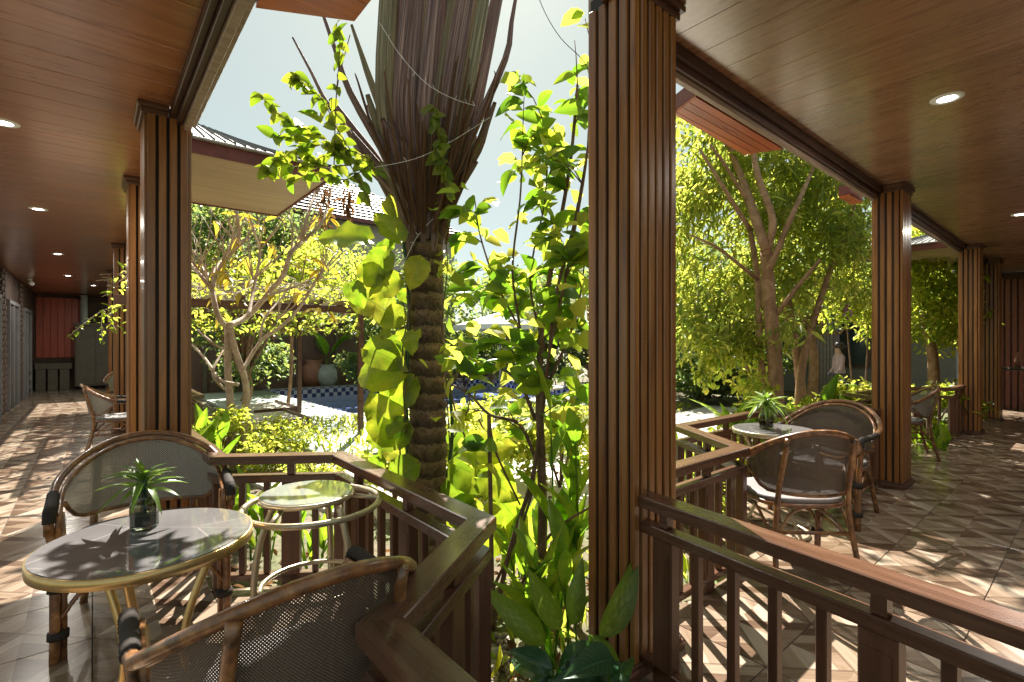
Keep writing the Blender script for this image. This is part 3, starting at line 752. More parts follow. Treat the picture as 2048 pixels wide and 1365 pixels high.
MB().bbox(0, .95, 0, .5, .1, 1.9, .01).build('body', M['cab_grey'], t); MB().bbox(-.03, .98, -.03, .53, 1.902, 1.98, .01).build('top', M['cab_grey'], t)
for i in range(2): MB().bbox(.03+i*.45, .03+i*.45+.43, -.02, -.002, .15, 1.85, .006).build('door', M['cab_grey'], t)
simple('vent_pipe', 'pale vertical pipe standing above the tall cabinet', 'pipe', MB().tube([(0,0,0), (0,0,.84)], .09, 16), M['pot_grey'], W(-.2, 19.85, 1.99))
t = thing('air_conditioner', 'white boxy unit hung under the ceiling at the corridor end', 'air conditioner', W(.5, 19.8, 2.25), ROTP)
MB().bbox(0, .7, 0, .3, 0, .3, .02).build('casing', M['pot_grey'], t); MB().box(.05, .65, -.012, -.001, .06, .10).build('vent', M['roof_dark'], t)
t = thing('security_camera', 'small white dome camera under the left ceiling near the wall', 'camera', W(-1.1, 15.8, CZ))
MB().lathe([(.05, 0), (.05, -.04), (.03, -.06)], 14).build('mount', M['white'], t, True); MB().tube([(0,0,-.07), (.12,-.06,-.13)], .045, 12).build('camera_body', M['white'], t, True)

t = thing('inner_wall', 'plain beige inner wall of the right veranda, opposite the balustrades', 'wall', W(2.6, -1.75), ROTP)
MB().box(0, 12, -.2, 0, 0, CZ-.01).build('wall', M['beige_wall'], t)
# right corridor end
t = thing('end_wall', 'dark maroon slatted wall at the far right end of the veranda', 'wall', W(14.6, -1.6), ROTP)
MB().box(0, .2, 0, 3.4, 0, CZ-.01).build('wall', M['rustic'], t)
for i in range(22): MB().bbox(-.035, -.002, 1.2+i*.1, 1.2+i*.1+.07, 0, 2.7, .004).build('slat', M['fascia'], t)
t = thing('side_table', 'small dark table with bottles at the far right end', 'table', W(13.1, .95))
MB().bbox(-.3, .3, -.3, .3, .88, .92, .008).build('tabletop', M['core'], t)
for x in (-.25, .25):
    for y in (-.25, .25): MB().bbox(x-.025, x+.025, y-.025, y+.025, 0, .878, .004).build('leg', M['core'], t)
for i, (x, y, c) in enumerate(((-.12, .05, 'pot_red'), (.08, -.08, 'white'))):
    o = MB().lathe([(.04, 0), (.045, .16), (.018, .22), (.018, .29)], 12).build('bottle', M[c], None, True, W(13.1, .95, .921)+Vector((x, y, 0)))
    tag(o, ['reddish bottle on the small dark table at the far right', 'white bottle on the small dark table at the far right'][i], 'bottle')

# ------------------------------------------------------------------ bistro chairs
def make_chair(label, backm, group):
    """faces +y; width .66 over the arms"""
    t = thing('bistro_armchair', label, 'chair', (0,0,0), 0, group)
    hw = .315
    def horse(s, out=0.0):        # s from -1 (left front) to 1 (right front): plan of the horseshoe
        a = s*2.05
        x = math.sin(a)*(hw+out) if abs(a) < math.pi/2 else math.copysign(hw+out-.03*(abs(a)-math.pi/2), a)
        y = -math.cos(a)*.27-.03 if abs(a) < math.pi/2 else -.03+(abs(a)-math.pi/2)*.52
        return x, y
    def topz(s): return .645 + .205*(math.cos(min(1, abs(s)*1.12)*math.pi)*.5+.5)**.8
    ss = [i/20*2-1 for i in range(21)]
    rail = []; rail2 = []
    for s in ss:
        x, y = horse(s); z = topz(s); rail.append(Vector((x, y-.035*(z-.6)/.2, z)))
        x, y = horse(s, -.026); rail2.append(Vector((x, y+.006, z-.022)))
    for k_, sg in ((0, -1), (-1, 1)):
        e = rail[k_].copy(); ext = [e+Vector((0, .022, -.004)), e+Vector((0, .040, -.020)), e+Vector((0, .046, -.05)), e+Vector((0, .046, -.10))]
        e2 = rail2[k_].copy(); ex2 = [e2+Vector((0, .018, -.012)), e2+Vector((0, .026, -.04)), e2+Vector((0, .026, -.10))]
        if sg < 0: rail = ext[::-1]+rail; rail2 = ex2[::-1]+rail2
        else: rail = rail+ext; rail2 = rail2+ex2
    MB().tube(rail, .0165, 10).build('back_rail', M['rattan'], t, True)
    MB().tube(rail2, .010, 8).build('inner_rail', M['rattan'], t, True)
    low = []
    for i in range(17):
        s = (i/16*2-1)*.72; x, y = horse(s, -.012); low.append(Vector((x*.93, y*.94+.012, .485+.03*abs(s)**2 + (.10*max(0, abs(s)-.5)/.22))))
    MB().tube(low, .010, 8).build('lower_rail', M['rattan'], t, True)
    # mesh sling
    b = MB(); b.uv = []; nu, nv = 34, 8
    ac = 0; prev = None
    for i in range(nu+1):
        s = (i/nu*2-1)*.72
        x, y = horse(s, -.03); zt = topz(s)-.012; xl, yl = horse(s, -.012); zl = .485+.03*abs(s)**2+(.10*max(0, abs(s)-.5)/.22)
        p1 = Vector((x, y-.035*(zt-.6)/.2+.006, zt)); p0 = Vector((xl*.93, yl*.94+.012, zl))
        if prev is not None: ac += (p1-prev).length
        prev = p1
        for j in range(nv+1):
            q = p0.lerp(p1, j/nv); b.v.append(tuple(q)); b.uv.append((ac, (p1-p0).length*j/nv))
    for i in range(nu):
        for j in range(nv): k = i*(nv+1)+j; b.f.append((k, k+nv+1, k+nv+2, k+1))
    b.build('back_sling', backm, t, True)
    # seat
    def seat_ring(f, z):
        out = []
        for i in range(28):
            a = 2*math.pi*i/28; c, s_ = math.cos(a), math.sin(a); n = 3.2
            r = (abs(c)**n+abs(s_)**n)**(-1/n); out.append(Vector((c*r*.255*f*(1+.06*s_), s_*r*.24*f+.045, z)))
        return out
    sb = MB(); sb.uv = []
    rings = [(1.0, .418), (1.03, .432), (1.0, .447), (.9, .447), (.6, .440), (.3, .437)]
    for f, z in rings:
        for p in seat_ring(f, z): sb.v.append(tuple(p)); sb.uv.append((p.x, p.y+(.447-z if f > .95 else 0)))
    for i in range(len(rings)-1):
        for k_ in range(28): sb.f.append((i*28+k_, i*28+(k_+1) % 28, (i+1)*28+(k_+1) % 28, (i+1)*28+k_))
    sb.f.append(tuple(range((len(rings)-1)*28, len(rings)*28)))
    sb.build('seat', M['weave_seat'], t, True)
    MB().tube(seat_ring(1.02, .408), .014, 8, closed=True).build('seat_rim', M['rattan'], t, True)
    # legs
    for sx in (-1, 1):
        p = [Vector((sx*.285, .255, 0)), Vector((sx*.285, .245, .22)), Vector((sx*.288, .235, .44)), Vector((sx*.300, .242, .56)), rail[-1 if sx > 0 else 0]]
        MB().tube(smooth_line(p, 3), .0165, 10).build('leg', M['rattan'], t, True)
        q = [Vector((sx*.262, .232, .0)), Vector((sx*.262, .225, .25)), Vector((sx*.264, .214, .44)), Vector((sx*.272, .205, .62))]
        MB().tube(q, .0125, 8).build('inner_pole', M['rattan'], t, True)
        rb = [Vector((sx*.235, -.30, 0)), Vector((sx*.215, -.245, .22)), Vector((sx*.195, -.225, .44)), Vector((sx*.185, -.272, .65)), Vector((sx*.178, -.315, topz(sx*.28)-.005))]
        MB().tube(smooth_line(rb, 3), .0155, 10).build('leg', M['rattan'], t, True)
        # cord wraps
        w = MB(); e = rail[::-1] if sx > 0 else rail
        q_ = smooth_line(e[1:7], 6); w.tube(q_, [.0212 if i_ % 2 else .0188 for i_ in range(len(q_))], 12)
        w.build('cord_wrap', M['wrap'], t, True)
        for z0, z1 in ((.30, .34), (.10, .13)): MB().tube([Vector((sx*.275, .246, z0)), Vector((sx*.275, .246, z1))], .034, 10).build('cord_wrap', M['wrap'], t, True)
        MB().tube(smooth_line([Vector((sx*.283, .24, .15)), Vector((sx*.17, .235, .33)), Vector((sx*.05, .24, .40))], 4), .009, 7).build('brace', M['rattan'], t, True)
        MB().tube(smooth_line([Vector((sx*.278, .235, .17)), Vector((sx*.262, .09, .34)), Vector((sx*.25, 0, .395))], 4), .009, 7).build('brace', M['rattan'], t, True)
        MB().tube(smooth_line([Vector((sx*.218, -.25, .20)), Vector((sx*.24, -.11, .34)), Vector((sx*.25, 0, .395))], 4), .009, 7).build('brace', M['rattan'], t, True)
        MB().tube(smooth_line([Vector((sx*.215, -.245, .22)), Vector((sx*.12, -.20, .35)), Vector((sx*.03, -.19, .40))], 4), .009, 7).build('brace', M['rattan'], t, True)
    MB().tube([Vector((-.20, -.235, .27)), Vector((.20, -.235, .27))], .010, 7).build('stretcher', M['rattan'], t, True)
    for x in (-1, 1): MB().tube([Vector((x*.27, .22, .24)), Vector((x*.215, -.235, .24))], .010, 7).build('stretcher', M['rattan'], t, True)
    return t
def face(dx, dy): return math.atan2(-dx, dy)      # rotation that turns +y onto (dx, dy)
CG = 'rattan bistro armchairs'
ch1 = make_chair('grey mesh rattan chair behind the foreground table, lit by sun', M['weave'], CG)
ch1.location = (-1.84, 2.52, 0); ch1.rotation_euler = (0, 0, face(.60, -.80)); ch1.scale = (1.12, 1.06, 1.0)
ch2 = make_chair('dark mesh rattan chair in the bottom left foreground, back to the viewer', M['weave_dark'], CG)
ch2.location = (-.60, 1.30, 0); ch2.rotation_euler = (0, 0, face(-.66, .75)); ch2.scale = (1, 1, 1.02)
c = dup(ch2, (1.73, 3.08, 0), face(.06, 1), 'dark rattan chair in front of the marble table, back to the viewer', CG)
c = dup(ch2, (2.52, 4.02, 0), face(-.72, -.55), 'dark rattan chair behind the marble table, facing the viewer', CG); c.scale = (1.1, 1.05, 1.02)
c = dup(ch1, (4.80, 6.15, 0), face(-.9, .45), 'rattan chair between the second and third right columns', CG); c.scale = (1, 1, 1)
c = dup(ch1, (-5.02, 6.35, 0), face(.75, .62), 'rattan chair with pale back standing left of the left columns', CG); c.scale = (1, 1, 1)
c = dup(ch1, (-5.65, 7.9, 0), face(.2, -1), 'rattan chair peeking out behind the second left column', CG); c.scale = (1, 1, 1)
c = dup(ch1, (-7.1, 9.2, 0), face(.6, -.6), 'farthest rattan chair beside the third left column', CG); c.scale = (1, 1, 1)
c = dup(ch2, W(12.9, .35, 0), face(-.6, .6), 'dark chair by the small bottle table at the far right', CG)

# ------------------------------------------------------------------ tables
def pedestal(t, r, z, m):
    for i in range(3):
        a = i*2*math.pi/3+.9
        pts = [Vector((math.cos(a)*r*.75, math.sin(a)*r*.75, z-.03)), Vector((math.cos(a)*r*.38, math.sin(a)*r*.38, z*.62)), Vector((math.cos(a)*r*.36, math.sin(a)*r*.36, z*.35)), Vector((math.cos(a)*r*.8, math.sin(a)*r*.8, .012))]
        MB().tube(smooth_line(pts, 6), .0125, 10).build('leg', m, t, True)
    MB().tube([Vector((math.cos(k*.2244)*r*.8, math.sin(k*.2244)*r*.8, .012)) for k in range(28)], .012, 8, closed=True).build('base_ring', m, t, True)
def table(label, loc, r, z=.74, topm='stone_top', edge='gold'):
    t = thing('round_table', label, 'table', loc)
    MB().lathe([(r-.006, z-.012), (r-.005, z-.001), (r-.007, z)], 72).build('tabletop', M[topm], t)
    MB().lathe([(r-.012, z-.036), (r, z-.034), (r+.001, z-.004), (r-.004, z-.0025)], 72).build('edge_band', M[edge], t, True)
    pedestal(t, r, z, M[edge]); return t
table('round grey stone table with gold rim in the left foreground', (-1.146, 1.583, 0), .289)
table('round marble table with a potted plant in the right bay', (1.89, 3.61, 0), .275, .74, 'stone_top', 'brass')
t = thing('ring_table', 'small glass table inside a larger metal ring, beside the left balustrade', 'table', (-.83, 2.085, 0))
MB().tube([Vector((math.cos(k*math.pi/24)*.265, math.sin(k*math.pi/24)*.265, .684)) for k in range(48)], .0125, 8, closed=True).build('outer_ring', M['brass'], t, True)
MB().lathe([(.178, .718), (.179, .729), (.177, .7305)], 56, (-.03, .02, 0)).build('tabletop', M['mirror_glass'], t)
MB().lathe([(.17, .706), (.186, .708), (.187, .726), (.182, .7275)], 56, (-.03, .02, 0)).build('edge_band', M['brass'], t, True)
for a in (.3, 2.4, 4.5): MB().tube([Vector((-.03+math.cos(a)*.17, .02+math.sin(a)*.17, .702)), Vector((math.cos(a)*.262, math.sin(a)*.262, .686))], .010, 8).build('strut', M['brass'], t, True)
for i in range(3):
    a = i*2*math.pi/3-.5
    pts = [Vector((math.cos(a)*.15, math.sin(a)*.15, .70)), Vector((math.cos(a)*.20, math.sin(a)*.20, .55)), Vector((math.cos(a)*.22, math.sin(a)*.22, .35)), Vector((math.cos(a)*.19, math.sin(a)*.19, .14)), Vector((math.cos(a)*.16, math.sin(a)*.16, .012))]
    MB().tube(smooth_line(pts, 5), .013, 10).build('leg', M['brass'], t, True)
MB().tube([Vector((math.cos(k*math.pi/14)*.16, math.sin(k*math.pi/14)*.16, .012)) for k in range(28)], .012, 8, closed=True).build('base_ring', M['brass'], t, True)
MB().tube([Vector((math.cos(k*math.pi/14)*.20, math.sin(k*math.pi/14)*.20, .36)) for k in range(28)], .010, 8, closed=True).build('shelf_ring', M['brass'], t, True)

def potted(label, loc, s=1.0, n=26):
    t = thing('potted_plant', label, 'potted plant', loc)
    prof = [(.030, 0), (.042, .003), (.044, .010), (.044, .082), (.040, .092), (.029, .104), (.027, .112), (.031, .128), (.033, .131), (.028, .131), (.024, .112), (.026, .104), (.037, .090), (.041, .080), (.041, .012), (.0, .010)]
    MB().lathe([(r*s, z*s) for r, z in prof], 12).build('vase', M['vase'], t)
    MB().lathe([(.0, .012*s), (.0395*s, .013*s), (.0395*s, .05*s), (.0, .052*s)], 12).build('vase_filling', M['bark_dark'], t)
    MB().tube([(0,0,.05*s), (0,0,.15*s), (.004,0,.175*s)], [.008*s, .009*s, .008*s], 8).build('stem', M['leaf_dark'], t, True)
    for i in range(n):
        a = i*2.4; el = .15+1.1*(i/n)
        leaf_at('drac', t, Vector(loc)+Vector((0, 0, (.135+.05*i/n)*s)), (math.cos(a)*math.cos(el), math.sin(a)*math.cos(el), math.sin(el)), 0, s*rng.uniform(.75, 1.0)*(1.05 if i < n*.6 else .7))
    return t
potted('green dracaena in a faceted smoked glass jar on the foreground table', (-1.225, 1.665, .7405), .92)
potted('spiky green plant in a glass jar on the marble table', (1.845, 3.63, .7405), 1.1, 34)

exec_marker = 'vegetation'
# ================================================================== GARDEN
# pool and its surroundings
t = MB().prism(pw([(4.3, 10.2), (13, 10.2), (13, 17), (4.3, 17)]), -.68, -.60).build('pool_water', M['water']); tag(t, kind='structure')
pool = thing('swimming_pool', 'blue mosaic swimming pool across the garden', 'pool', W(4.3, 10.2), ROTP)
pool.location.z = 0
MB().box(0, 8.7, 6.8, 6.9, -1.0, GZ+.04).build('far_wall', M['mosaic'], pool); MB().box(-.1, -.001, 0, 6.8, -1.0, GZ+.01).build('side_wall', M['mosaic'], pool); MB().box(8.7, 8.8, 0, 6.8, -1.0, GZ+.01).build('side_wall', M['mosaic'], pool)
MB().box(-.1, 8.8, 6.902, 7.3, GZ-.02, GZ+.05).build('coping', M['grey_wall'], pool); MB().box(-.1, 8.8, -.35, -.002, GZ-.02, GZ+.045).build('coping', M['paleStone'], pool)
# the ground stops at the pool: rebuild it with a hole
me = ground.data; me.clear_geometry()
hole = pw([(4.2, 10.2), (13.1, 10.2), (13.1, 17.1), (4.2, 17.1)]); out = [(-60,-40), (60,-40), (60,120), (-60,120)]
vs = [(x, y, GZ-.02) for x, y in out] + [(x, y, GZ-.02) for x, y in hole]
me.from_pydata(vs, [], [(0,1,5,4), (1,2,6,5), (2,3,7,6), (3,0,4,7)]); me.update()
deck = MB().prism(pw([(2.3, 6.4), (4.19, 6.4), (4.19, 17.2), (2.3, 17.2)]), GZ-.03, GZ+.03).prism(pw([(4.19, 6.4), (5.6, 6.4), (5.6, 9.84), (4.19, 9.84)]), GZ-.03, GZ+.03).build('pool_deck', M['tealStone']); tag(deck, kind='structure')
path = MB().prism(pw([(1.7, 4.1), (3.2, 3.0), (4.6, 2.7), (11.5, 2.7), (11.5, 6.2), (3.6, 5.2), (2.4, 6.35), (1.3, 6.0)]), GZ-.03, GZ+.015).build('garden_path', M['paleStone']); tag(path, kind='structure')
# timber-edged steps by the frangipani
for i, (lb, p, L) in enumerate((('upper timber-edged step beside the pool deck', (2.44, 10.86), 1.6), ('lower timber-edged step beside the pool deck', (2.14, 9.16), 1.5))):
    t = thing('timber_step', lb, 'step', W(p[0], p[1], GZ), ROTP)
    MB().box(.0, .8, 0, L, 0, .16).build('step_slab', M['paleStone'], t)
    MB().bbox(.802, .86, -.06, L, 0, .2, .006).build('edge_board', M['capwood'], t); MB().bbox(0, .80, -.06, -.002, 0, .2, .006).build('edge_board', M['capwood'], t)

# pergola
t = thing('pergola', 'brown timber pergola carrying dry vines left of the palm', 'pergola', W(3.4, 7.95, GZ), ROTP)
for (x, y) in ((0, 0), (0, 3.2), (-3.0, 3.2), (-3.0, 0.9)): MB().bbox(x-.04, x+.04, y-.04, y+.04, 0, 2.0, .006).build('post', M['capwood'], t)
MB().bbox(-3.2, .15, -.03, .03, 2.002, 2.12, .006).build('beam', M['capwood'], t); MB().bbox(-3.2, .15, 3.17, 3.23, 2.002, 2.12, .006).build('beam', M['capwood'], t)
for i in range(9): MB().bbox(-2.9+i*.36, -2.84+i*.36, -.2, 3.4, 2.122, 2.19, .005).build('rafter', M['capwood'], t)
b = MB()
for i in range(170):
    p = Vector((rng.uniform(-3.1, .2), rng.uniform(-.2, 3.3), 2.22+rng.uniform(0, .3))); d = Vector((rng.uniform(-1, 1), rng.uniform(-1, 1), rng.uniform(-.35, .3)))*.5
    b.tube([p-d, p+Vector((0,0,.05)), p+d+Vector((0,0,-.1))], .006, 4)
v = b.build('vine_stems', M['bark_frangi'], None); v.location = W(3.4, 7.95, GZ); v.rotation_euler = (0,0,ROTP)
tag(v, 'tangle of dry vine stems heaped on the pergola', 'vine', None, 'stuff')
pts = [W(3.4+rng.uniform(-3.2, .3), 7.95+rng.uniform(-.3, 3.4), GZ+2.2+rng.uniform(-.5, .35)) for _ in range(1500)]
v = leaf_cloud(pts, .11, .05, M['leaf_shrub'], 'vine_leaves'); tag(v, 'small yellow-green vine leaves trailing over the pergola', 'vine', None, 'stuff')

# far garden walls and houses
t = thing('garden_wall', 'dark maroon garden wall behind the pool', 'wall', W(.95, 18.3, GZ), ROTP)
MB().box(0, 14.6, 0, .2, 0, 2.3).build('wall', M['maroon_wall'], t)
for i in range(10): MB().bbox(.3+i*1.4, .42+i*1.4, -.06, -.002, 0, 2.35, .005).build('pilaster', M['cab_grey'], t)
MB().bbox(-.05, 14.7, -.05, .25, 2.302, 2.38, .01).build('coping', M['capwood'], t)

def house(label, loc, rz, w, d, hz, rh, wallm, over=.7, storeys=2, rows=16):
    t = thing('house', label, 'house', loc, rz)
    MB().box(0, w, 0, d, 0, hz).build('wall', M[wallm], t)
    A, B, C_, D = Vector((-over, -over, hz)), Vector((w+over, -over, hz)), Vector((w+over, d+over, hz)), Vector((-over, d+over, hz))
    T0, T1 = Vector((d*.5, d/2, hz+rh)), Vector((w-d*.5, d/2, hz+rh))
    r = MB().add([A, B, C_, D, T0, T1], [(0,1,5,4), (1,2,5), (2,3,4,5), (3,0,4), (3,2,1,0)]).build('roof', M['roof_dark'], t)
    # courses of pale sheet, each lapping the one below
    cb = MB()
    for (E0, E1, F0, F1) in ((A, B, T0, T1), (B, C_, T1, T1), (D, A, T0, T0)):
        for i in range(rows):
            s0, s1 = i/rows, (i+.62)/rows
            p0, p1, q0, q1 = E0.lerp(F0, s0), E1.lerp(F1, s0), E0.lerp(F0, s1), E1.lerp(F1, s1)
            up = Vector((0, 0, .05)); cb.add([p0+up*1.6, p1+up*1.6, q1+up*.5, q0+up*.5], [(0,1,2,3)])
    cb.build('roof_courses', M['metal_roof'], r)['kind'] = 'stuff'
    MB().box(-over, w+over, -over-.04, -over, hz-.12, hz+.02).build('fascia', M['fascia'], t)
    for s in range(storeys):
        z0 = .9+s*2.7
        for i in range(int(w/2.2)):
            x = .7+i*2.2
            f = MB().box(x-.06, x+1.16, -.05, -.002, z0-.06, z0+1.36).build('window', M['capwood'], t)
            MB().box(x, x+.53, -.06, -.051, z0, z0+1.3).build('pane', M['glass_dark'], f); MB().box(x+.57, x+1.1, -.06, -.051, z0, z0+1.3).build('pane', M['glass_dark'], f)
    return t
house('two-storey house with striped grey hipped roof behind the palm', W(1.2, 21.5, GZ), ROTP, 13, 8, 6.9, 3.0, 'beige_wall', .7, 2, 13)
house('grey house with dark windows beyond the trees on the right', W(17.0, 15.0, GZ), ROTP-R(90), 12.5, 6, 3.1, 1.6, 'grey_wall', .9, 1)
# the opposite veranda's slatted columns
for i, (a, b_) in enumerate(((15.8, 4.9), (15.8, 7.9), (15.8, 10.9))):
    t = thing('slatted_column', ['grey slatted column of the opposite house behind the person', 'middle grey slatted column of the opposite house among leaves', 'farthest grey slatted column of the opposite house'][i], 'column', W(a, b_, GZ), ROTP, 'grey columns of the opposite house')
    MB().box(.01, .44, .01, .44, 0, 3.2).build('core', M['roof_dark'], t)
    sm = MB().bbox(0, .07, 0, .018, .1, 3.1, .003).mesh('slat', M['lav_slat'])
    for k_ in range(5):
        link('slat', sm, t, (.02+k_*.085, -.01, 0)); link('slat', sm, t, (.012, .02+k_*.085, 0), R(90))

# parasols by the pool
for i, (u, Y) in enumerate(((1000, 15.5), (1130, 17), (1400, 15))):
    p = P(u, 689, Y); t = thing('parasol', ['white parasol seen through the shrub leaves, left of the next', 'white parasol just left of the middle column', 'white parasol beyond the narrow-leaved tree'][i], 'parasol', (p.x, p.y, GZ), 0, 'white poolside parasols')
    MB().tube([(0,0,0), (0,0,2.5)], .03, 8).build('pole', M['pot_grey'], t)
    prof = [(0, 0, 2.55)]; n = 8; R0 = 1.45
    vs = [Vector((0,0,2.5))] + [Vector((math.cos(k_*math.pi/4)*R0, math.sin(k_*math.pi/4)*R0, 2.08)) for k_ in range(8)] + [Vector((math.cos(k_*math.pi/4)*R0, math.sin(k_*math.pi/4)*R0, 1.93)) for k_ in range(8)]
    MB().add(vs, [(0, 1+k_, 1+(k_+1) % 8) for k_ in range(8)] + [(1+k_, 9+k_, 9+(k_+1) % 8, 1+(k_+1) % 8) for k_ in range(8)]).build('canopy', M['parasol'], t)
    MB().lathe([(.25, 0), (.25, .06), (.05, .08)], 12).build('base', M['grey_wall'], t)

# wrought iron chairs by the pool
def iron_chair(label, p, rz):
    t = thing('iron_chair', label, 'chair', p, rz, 'black iron chairs by the pool')
    for x in (-.2, .2):
        for y in (-.2, .2): MB().tube([(x, y, 0), (x*.9, y*.9, .44)], .012, 6).build('leg', M['iron'], t)
    MB().tube([(math.cos(k_*.393)*.23, math.sin(k_*.393)*.23, .45) for k_ in range(16)], .012, 6, closed=True).lathe([(.0, .447), (.22, .448), (.22, .453)], 16).build('seat', M['iron'], t)
    b = MB(); b.tube(smooth_line([(-.2,-.2,.45), (-.23,-.26,.75), (0,-.28,.98), (.23,-.26,.75), (.2,-.2,.45)], 5), .012, 6)
    for i in range(5):
        x = -.16+i*.08; b.tube([(x*.9,-.22,.46), (x,-.265,.93-abs(x)*.5)], .006, 5)
        b.tube([(-.2,-.245,.56+i*.07), (.2,-.245,.56+i*.07)], .005, 5)
    b.build('backrest', M['iron'], t); return t
for lb, (u, v_, Y), rz in (('black iron chair by the pool left of the shrub stems', (1018, 0, 9.2), 2.0), ('black iron chair by the pool next to the middle column', (1150, 0, 8.6), .4), ('round-backed black iron chair nearest the pool water', (1085, 0, 9.6), 3.0)):
    p = P(u, 689, Y); iron_chair(lb, (p.x, p.y, GZ+.02), rz)
t = thing('garden_table', 'small pale garden table between the iron chairs', 'table', (P(1085, 689, 8.8).x, 8.8, GZ+.02))
MB().lathe([(.36, .70), (.37, .72), (.36, .735)], 24).build('tabletop', M['paleStone'], t); MB().tube([(0,0,0), (0,0,.698)], .03, 8).build('pedestal', M['iron'], t)

# pots at the far wall
def pot(label, p, s, m, kind='grey'):
    t = thing('garden_pot', label, 'pot', p)
    MB().lathe([(.16*s, 0), (.24*s, .2*s), (.22*s, .42*s), (.16*s, .5*s), (.2*s, .56*s), (.17*s, .56*s), (.14*s, .5*s), (.0, .48*s)], 20).build('vessel', m, t, True); return t
q = P(655, 775, 17.7); pot('grey urn before the maroon wall beyond the pool', (q.x, q.y, GZ), 1.4, M['pot_grey'])
q = P(628, 775, 17.8); pot('large brown jar before the maroon wall', (q.x, q.y, GZ), 1.7, M['pot_red'])

# ------------------------------------------------------------------ traveller's palm
TX, TY = P(852, 0, 3.4).x, 3.4
palm = thing('traveller_palm', 'tall traveller palm with a fan of purple-brown leaf sheaths in the centre', 'tree', (TX, TY, GZ))
b = MB(); zz = GZ; pts = []; rad = []
while zz < 2.35:
    pts.append((.012*math.sin(zz*2.1), 0, zz-GZ)); r_ = .122+.02*math.exp(-(zz-GZ)*2) + (.006 if len(pts) % 2 else -.004)+rng.uniform(-.003, .003); rad.append(r_+(.02*max(0, zz-1.95)/.4)); zz += rng.uniform(.024, .045)
b.tube(pts, rad, 20)
b.v = [(x*(1+q), y*(1+q), z+rng.uniform(-.006, .006)) for (x, y, z) in b.v for q in (rng.uniform(-.045, .045),)]
b.build('trunk', M['bark_palm'], palm, True)
def sheath_mesh(pts, w, depth, name='leaf_sheath'):
    """a trough-shaped stalk along pts, widths w"""
    b = MB(); b.uv = []; n = len(pts); L = 0
    for i, p in enumerate(pts):
        tt = (pts[min(i+1, n-1)]-pts[max(i-1, 0)]).normalized(); fr = Vector((0, 1, 0)); sx = tt.cross(fr).normalized(); nr = sx.cross(tt)
        if i: L += (p-pts[i-1]).length
        for j in range(9):
            a = j/8*math.pi
            if j <= 8: off = sx*(math.cos(a)*w[i]/2) + nr*(-math.sin(a)*w[i]*depth)
            b.v.append(tuple(p+off)); b.uv.append((j/8, L))
        for j in range(1, 8):     # inner wall of the trough
            a = (8-j)/8*math.pi
            off = sx*(math.cos(a)*w[i]*.40) + nr*(-math.sin(a)*w[i]*depth*.55)
            b.v.append(tuple(p+off)); b.uv.append((j/8, L))
    m = 16
    for i in range(n-1):
        for j in range(m):
            b.f.append((i*m+j, i*m+(j+1) % m, (i+1)*m+(j+1) % m, (i+1)*m+j))
    b.f.append(tuple(range(m))); b.f.append(tuple(range((n-1)*m, n*m))[::-1])
    return b
def stalk(u0, v0, u1, v1, u2, v2, Y0, Y2, w0, w1, w2):
    o = palm.location
    A = P(u0, v0, Y0)-o; B = P(u1, v1, (Y0+Y2)/2)-o; C_ = P(u2, v2, Y2)-o
    q = smooth_line([A, A.lerp(B, .5)+Vector((0,0,0)), B, B.lerp(C_, .5), C_], 3); n = len(q)
    w = [w0+(w1-w0)*min(1, i/(n*.45)) if i < n*.45 else w1+(w2-w1)*((i/(n-1)-.45)/.55) for i in range(n)]
    return sheath_mesh(q, w, .32).build('leaf_sheath', M['sheath'], palm, True), C_+o, (C_-B).normalized()
tips = []
NB = 15
for k_ in range(NB):                                   # living stalks rising through the frame
    s = (k_-(NB-1)/2)/((NB-1)/2); s += rng.uniform(-.03, .03)
    yo = 3.28 + (k_ % 2)*.10 - .02*abs(s) + rng.uniform(-.01, .01)
    o_, tip, d = stalk(852+34*s, 445-22*(1-abs(s)), 862+100*s+rng.uniform(-6, 6), 200, 940+155*s+rng.uniform(-16, 16), -420, yo, yo-.16+(k_ % 3)*.16, .07, .105-.03*abs(s), .06)
    tips.append((tip, d))
for k_ in range(22):                                   # old brown sheaths outside, ending in ragged stubs
    s = (k_-10.5)/10.5; e = rng.uniform(190, 330) + 30*(1-abs(s)); L = rng.uniform(.75, 1.0)
    yo = 3.22 if k_ % 2 else 3.33
    us = 848+142*s*(462-e)/200+6*(s > .2)
    stalk(852+34*s, rng.uniform(462, 505), 850+(us-850)*.52, (445+e)/2+5, us, e, yo+.04, yo-.05, .03, .10, .03)
for (u, v_, um, vm, w) in ((585, 75, 660, 215, .018), (640, 12, 700, 185, .028), (703, 50, 742, 165, .030), (1036, -30, 1010, 120, .028), (990, 205, 955, 300, .04), (668, 215, 735, 330, .03), (735, 190, 770, 300, .05), (752, 185, 790, 290, .05)):
    stalk(846 if u < 850 else 868, 440, um, vm, u, v_, 3.27, 3.2, .075, w*1.6, w*.6)
fr = MB()
for i in range(60):                                    # frayed fibres and scars where fan meets trunk
    a = rng.uniform(0, 6.28); z0 = rng.uniform(2.18, 2.5); r_ = .14
    fr.tube([(math.cos(a)*r_, math.sin(a)*r_, z0), (math.cos(a+.15)*(r_+.02), math.sin(a+.15)*(r_+.02), z0+rng.uniform(.05, .16))], [.012, .004], 5)
